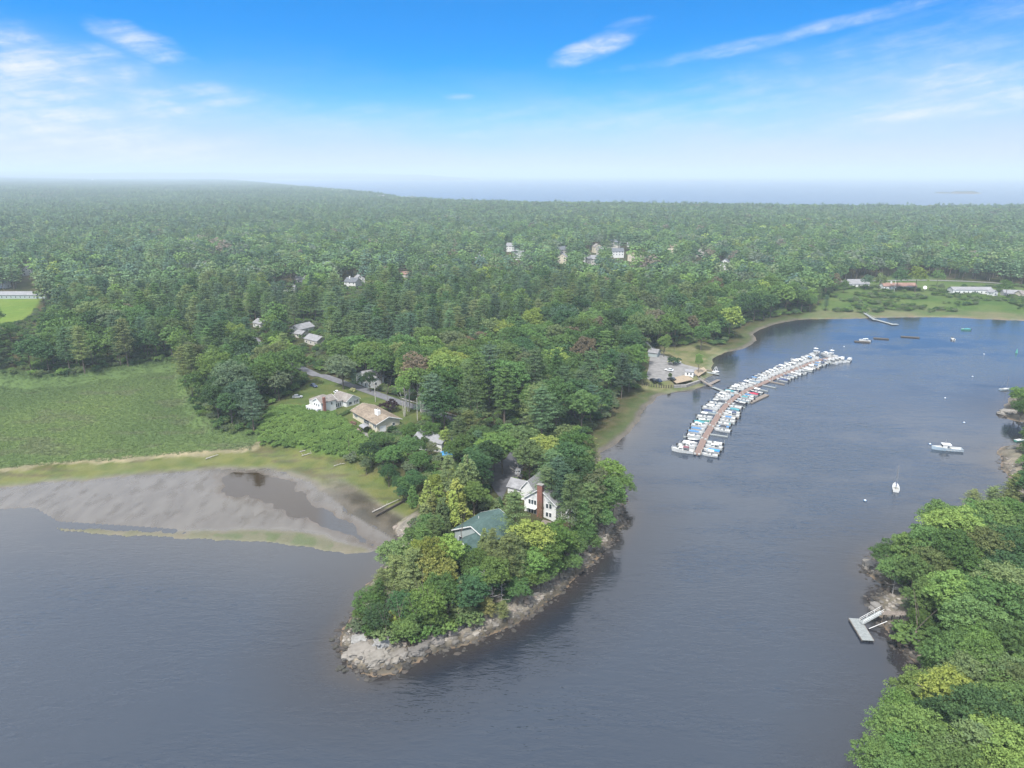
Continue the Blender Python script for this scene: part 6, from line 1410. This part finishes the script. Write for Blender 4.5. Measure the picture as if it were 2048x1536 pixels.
w = at(1905, 679); boat('bowrider', GELCOAT, WHITE, w[0], w[1], 1.3, 'small white motorboat alone in the upper right of the river', outb=1)
w = at(1931, 660); boat('covered', GREENC, TEAL, w[0], w[1], 2.9, 'small green covered boat moored farthest up the right of the river')
w = at(1729, 683); boat('cabin', GELCOAT, WHITE, w[0], w[1], 2.8, 'white cabin boat tied beside the leftmost dark mooring float')
w = at(2040, 882); boat('skiff', GREENC, WHITE, w[0], w[1], .2, 'dark green dinghy beside the sand at the right edge', name='dinghy', outb=0)
for px, py, L_f, lb in ((1724, 684.5, 9, 'dark float moored beside the white cabin boat'), (1762, 678, 9, 'dark bare mooring float between its two neighbours in the river'), (1820, 675, 11, 'dark bare mooring float, rightmost of the row')):
    w = at(px, py); t = thing('mooring_float', lb, 'float', (w[0], w[1], 0), -.35, 'dark mooring floats in a row'); MB().box(-L_f / 2, -1.4, .12, L_f / 2, 1.4, .55).obj('deck', DARKWOOD, t); MB().box(-L_f / 2 + .2, -1.2, -.3, L_f / 2 - .2, 1.2, .12).obj('flotation', BLACK, t)
bm_ = bmesh.new(); bmesh.ops.create_icosphere(bm_, subdivisions=2, radius=.42); bme = bpy.data.meshes.new('float_ball'); bm_.to_mesh(bme); bm_.free(); bme.materials.append(GELCOAT); bst = MB().box(-.43, -.43, .0, .43, .43, .08).mesh('blue_band', BLUE)
for px, py, lb in ((1860, 889, 'white mooring buoy just left of the long workboat'), (1928, 846, 'white mooring buoy between workboat and right bank rocks'), (1890, 797, 'white mooring buoy in open water above the long workboat'), (1945, 754, 'white mooring buoy left of the sailboat by the right bank'), (1968, 709, 'white mooring buoy, farthest right in the upper river'), (1730, 1002, 'white mooring buoy left of the mid channel sailboat'), (1688, 694, 'white mooring buoy beyond the tip of the marina')):
    w = at(px, py); t = thing('mooring_buoy', lb, 'buoy', (w[0], w[1], .18), 0, 'white mooring buoys'); link('float_ball', bme, t); link('blue_band', bst, t)
w = at(2033, 706); t = thing('channel_marker', 'green channel buoy near the right edge of the upper river', 'buoy', (w[0], w[1], 0)); MB().tube([(0, 0, -.3), (0, 0, .5), (0, 0, 2.4)], [.6, .6, .2], 8).obj('can', GREENC, t); MB().tube([(0, 0, 2.4), (0, 0, 3.0)], .05, 4).obj('mast', STEEL, t)
# docks on the far meadow and the right bank
deck_run('meadow_pier', 'narrow pale pier and gangway running from the far meadow to floats', at(1729, 627.5, 1.0), at(1750, 639, 1.0), 2.2, 1.6, .7, GRAYDECK, cat='pier', posts=3)
deck_run('meadow_float', 'line of pale narrow floats at the end of the meadow pier', at(1750, 640), at(1785, 649.5), 2.8, .5, .5, GRAYDECK, False, cat='dock', nplank=6)
deck_run('end_float', 'short pale float forming the foot of the meadow pier', at(1781, 650), at(1795, 649.5), 3.2, .52, .52, GRAYDECK, False, cat='dock', nplank=3)
A0, A1 = at(1709, 1237, .5), at(1736, 1281, .5)
fl = deck_run('floating_dock', 'grey floating dock of long boards moored off the right bank', A0, A1, 2.7, .55, .55, GRAYDECK, False, cat='dock', nplank=14)
Lf = float(np.hypot(*(A1 - A0)))
for s in (-1, 1):
    for k in range(5): MB().box(Lf * k / 5 + .15, s * .75 - .45, -.3, Lf * (k + 1) / 5 - .15, s * .75 + .45, .40).obj('flotation', BLACK, fl)
    MB().box(-.02, s * 1.37 - .05, .2, Lf + .02, s * 1.37 + .05, .6).obj('side_rail', DECKWOOD, fl)
deck_run('aluminium_gangway', 'pale metal gangway with rails from the right bank to the floating dock', at(1722, 1247, .6), at(1763, 1226, 2.6), 1.3, .75, 3.0, GRAYDECK, cat='gangway', railm=WHITE)
deck_run('pier_walkway', 'weathered wooden walkway leading ashore from the metal gangway', at(1763, 1226, 3.0), at(1812, 1228, 3.4), 1.5, 3.05, 3.6, DECKWOOD, False, cat='walkway', posts=3)
for k, (p0, p1) in enumerate((((1738, 1258), (1774, 1244)),)):
    a, b = at(*p0, .5), at(*p1, 2.4); t = thing('stiff_arm', 'thin pale pole bracing the floating dock to the stone bank', 'pole', (0, 0, 0)); MB().tube([(a[0], a[1], .6), (b[0], b[1], 2.6)], .07, 6).obj('pole', WHITE, t)
# poles and wires, guard rail, flagpole, dish
def upole(px, py, h, label):
    x, y, z = gp(px, py); o = thing('utility_pole', label, 'utility pole', (x, y, z), .7, 'utility poles'); MB().tube([(0, 0, -1), (0, 0, h)], [.17, .12], 6).obj('pole', PALEBARK, o); MB().box(-1.1, -.06, h - .9, 1.1, .06, h - .75).obj('crossarm', DARKWOOD, o); MB().tube([(.35, 0, h - 2.6), (.35, 0, h - 1.6)], .24, 8).obj('transformer', STEEL, o)
upole(835, 841, 10, 'utility pole with grey transformer by the birches on the lane'); upole(751, 804, 9, 'utility pole with white box across the lane from the cream house'); upole(1173, 713, 12, 'tall utility pole in the clearing above the landing'); upole(1758, 572, 12, 'leaning utility pole among the trees of the far meadow'); upole(207, 600, 11, 'utility pole beside the road behind the yellow green field')
x, y, z = gp(1788, 584); t = thing('flagpole', 'thin white flagpole before the red roofed meadow house', 'flagpole', (x, y, z)); MB().tube([(0, 0, 0), (0, 0, 15)], .13, 6).obj('pole', WHITE, t); MB().box(-1.5, -.06, 11.5, 1.5, .06, 11.65).obj('yardarm', WHITE, t)
x, y, z = gp(1849, 581); t = thing('satellite_dish', 'pale round satellite dish on the grass of the far meadow', 'satellite dish', (x, y, z), -.3); MB().tube([(0, 0, -.3), (0, 0, 1.6)], .12, 6).obj('stand', STEEL, t); MB().tube([(0, .35, 2.4), (0, .1, 2.5), (0, -.35, 2.75)], [.3, 1.1, 1.6], 16).obj('dish', STEEL, t)
rl, rz_, rn = road_line; ks = [i for i in range(len(rl)) if proj(rl[i][0], rl[i][1], 5)[0] > 788 and proj(rl[i][0], rl[i][1], 5)[0] < 905]
gr_ = thing('guard_rail', 'low pale guard rail along the far side of the lane', 'guard rail', (rl[ks[0]][0], rl[ks[0]][1], 0)); o_ = rl[ks[0]]
for a, b in zip(ks[:-1], ks[1:]):
    sgn = 1 if (rl[a] + rn[a])[1] > rl[a][1] else -1
    A_, B_ = rl[a] + rn[a] * sgn * 3.1 - o_, rl[b] + rn[b] * sgn * 3.1 - o_; MB().add(*_bar((*A_, rz_[a] + .6), (*B_, rz_[b] + .6), .12, .35)).obj('rail', PALEBARK, gr_); MB().box(A_[0] - .08, A_[1] - .08, rz_[a] - .6, A_[0] + .08, A_[1] + .08, rz_[a] + .7).obj('post', DARKWOOD, gr_)
# hedge between the two lawns, lilac, driftwood and the old timber wall
hp = [gp(*p) for p in ((668, 842), (678, 836), (690, 830), (702, 824))]; P3 = []
for a, b in zip(hp[:-1], hp[1:]):
    for k in range(4): P3.append([a[i] + (b[i] - a[i]) * k / 4 for i in range(3)])
P3 = np.array(P3); V, Q = leaf_cloud(P3 - P3[0] + [0, 0, .7], np.full((len(P3), 3), 1.0) * [1.1, 1.1, .95], 110, .4)
o = link('hedge', npmesh('hedge', V, Q, [LEAF])); o.location = P3[0]; o['tint'] = [.05, .09, .03]; tag(o, 'dark hedge running between the lawns of the two cottages', 'hedge')
for px, py, s, tn, lb in ((758, 843, 1.6, (.16, .10, .09), 'pinkish flowering shrub at the left corner of the cream house'), (704, 853, 1.9, (.20, .09, .10), 'pink flowering shrub beside the hedge by the patio'), (704, 785, 1.9, (.34, .33, .16), 'pale yellow flowering shrub across the lane'), (712, 860, 2.0, (.09, .15, .03), 'fresh green rounded shrub at the back of the patio'), (777, 866, 1.0, (.04, .08, .03), 'small dark conical shrub at the front corner of cream house')):
    x, y, z = gp(px, py); V, Q = crown_broad(int(px), K=7, sub=5, n=16, size=.3, R_=s, z0=0, z1=s * 1.2); o = link('shrub', npmesh('shrub', V, Q, [LEAF])); o.location = (x, y, z); o['tint'] = tn; tag(o, lb, 'shrub')
def log(p0, p1, r, lb, z0=.25, z1=.35, m=DEADWOOD):
    a, b = at(*p0), at(*p1); t = thing('driftwood_log', lb, 'log', (a[0], a[1], H(*a) + .1)); MB().tube([(0, 0, z0), (*((b - a) / 2), (z0 + z1) / 2 + .1), (*(b - a), z1)], [r, r * .85, r * .5], 6).obj('stem', m, t)
    g = random.Random(int(p0[0])); br = MB()
    for k in range(6):
        q = (b - a) * (k + 1) / 8; e_ = q + np.array([g.uniform(-1.6, 1.6), g.uniform(-1.6, 1.6)]); br.tube([(*q, z0), (*e_, z0 + g.uniform(.1, 1.1))], [.06, .02], 4)
    br.obj('branches', m, t)
log((412, 921), (437, 913), .22, 'long pale driftwood log on the edge of the marsh'); log((600, 908), (625, 903), .2, 'bleached driftwood log below the thicket'); log((604, 915), (628, 909), .16, 'smaller bleached log in front of its neighbour below the thicket'); log((745, 1028), (800, 1002), .2, 'bare fallen tree lying against the old timber wall')
log((668, 935), (690, 930), .13, 'thin branch of driftwood at the right end of the thicket')
a, b = at(752, 1032, .8), at(834, 988, .8); t = thing('old_timber_wall', 'old dark timber wall across the green inlet beside the point', 'wall', (a[0], a[1], .1)); n = 12
for k in range(n):
    c, d_ = (b - a) * k / n, (b - a) * (k + 1) / n; MB().add(*_bar((*c, .45), (*(d_ * .985 + c * .015), .5 + .05 * (k % 3)), .45, 1.2)).obj('timber', DARKWOOD, t)
import mathutils.noise as mnoise
# ledges at the tip and the boulder by the right shore
def rock_thing(px, py, sx, sy, sz, label, seed, rz=0., col=(.27, .24, .21), name='boulder', cat='rock', z=None):
    bm = bmesh.new(); bmesh.ops.create_icosphere(bm, subdivisions=4 if sx > 1.2 else 2, radius=1); g = random.Random(seed); ph = [g.uniform(0, 9) for _ in range(6)]
    for v in bm.verts:
        n_ = 1 + .16 * math.sin(v.co.x * 3.1 + ph[0]) * math.sin(v.co.y * 2.7 + ph[1]) + .12 * math.sin(v.co.z * 5 + ph[2] + v.co.x * 4) + .05 * math.sin(v.co.x * 11 + ph[3]) * math.sin(v.co.y * 12 + ph[4]) + g.uniform(-.045, .045)
        q = Vector((v.co.x * 1.5 * sx / 2, v.co.y * 1.5 * sy / 2, v.co.z)) * 1.0 + Vector((ph[5], 0, 0)); dd = mnoise.voronoi(q)[0]; crk = max(0, 1 - (dd[1] - dd[0]) / .14)
        n_ += .16 * mnoise.fractal(q * 1.3, 1.0, 2.0, 4) - .11 * crk + .10 * (mnoise.cell(mnoise.voronoi(q)[1][0] * 3) - .5)
        v.co *= n_; v.co.x = round(v.co.x * 3.5) / 3.5 * .45 + v.co.x * .55; v.co.z = min(v.co.z, .62 + .1 * math.sin(v.co.x * 4))
    me = bpy.data.meshes.new(name); bm.to_mesh(me); bm.free(); me.materials.append(ROCK)
    x, y, zz = gp(px, py); o = link(name, me, loc=(x, y, (zz if z is None else z)), rz=rz, scale=(sx, sy, sz)); o['tint'] = col; return tag(o, label, cat)
rock_thing(2026, 896, 2.6, 1.7, 1.7, 'big dark rounded boulder on the sand at the right shore', 3, .2, (.10, .095, .085), z=.2)
for k, (px, py, sx, sy, sz, rz, cl, lb) in enumerate([(728, 1302, 4.4, 3.0, 1.5, .2, (.20, .182, .160), 'broad pale cracked ledge at the left of the tip of the point'), (758, 1314, 3.4, 2.4, 1.4, .7, (.185, .17, .148), 'steep tan ledge in the middle of the tip of the point'), (800, 1310, 3.0, 2.2, 1.4, -.4, (.18, .165, .148), 'tan ledge right of the gully at the tip of the point'),
      (722, 1282, 2.6, 2.0, 1.6, .1, (.25, .245, .235), 'whitish rounded outcrop under the scrub at the tip of the point'), (765, 1286, 2.2, 1.5, 1.7, .4, (.24, .235, .23), 'whitish domed outcrop in the scrub at the tip of the point'), (868, 1278, 3.6, 1.9, 1.8, .5, (.17, .155, .14), 'grey ledge below the trees on the south side of the point'), (905, 1262, 3.2, 1.7, 1.6, .5, (.185, .165, .15), 'pinkish grey ledge right of its neighbour below the trees'),
      (836, 1300, 2.6, 1.6, 1.6, .3, (.13, .12, .11), 'dark cracked ledge between tip and south side of the point'), (1752, 1215, 2.0, 1.6, 1.5, .3, (.16, .15, .14), 'dark outcrop just above the metal gangway on the right bank'), (1741, 1132, 2.0, 2.4, 1.8, .3, (.15, .14, .125), 'grey outcrop at the leftmost corner of the right bank'), (2018, 826, 4.5, 2.6, 2.0, -.2, (.2, .185, .165), 'low rocky ledge under the tree at the right edge')]):
    rock_thing(px, py, sx, sy, sz, lb, 20 + k, rz, cl, 'rock_ledge')
# dark stones awash off the tip
for k, (px, py, s) in enumerate(((664, 1281, .7), (672, 1295, .8), (668, 1297, .5), (683, 1337, 1.0), (690, 1343, .8), (675, 1341, .6))): rock_thing(px, py, s, s * .8, s * .5, 'dark weedy stone awash off the tip, %s from left' % ORD[[0, 2, 1, 4, 5, 3][k]], 60 + k, k, (.04, .038, .03), 'awash_stone', z=.1)
t = thing('blue_swimming_pool_cover', 'bright blue tarpaulin glimpsed between the trees of the right bank', 'tarpaulin', gp(1996, 1262)); MB().box(-2.2, -1.2, 2.2, 2.2, 1.2, 2.5).obj('cover', BLUE, t); t.name = 'blue_tarpaulin'
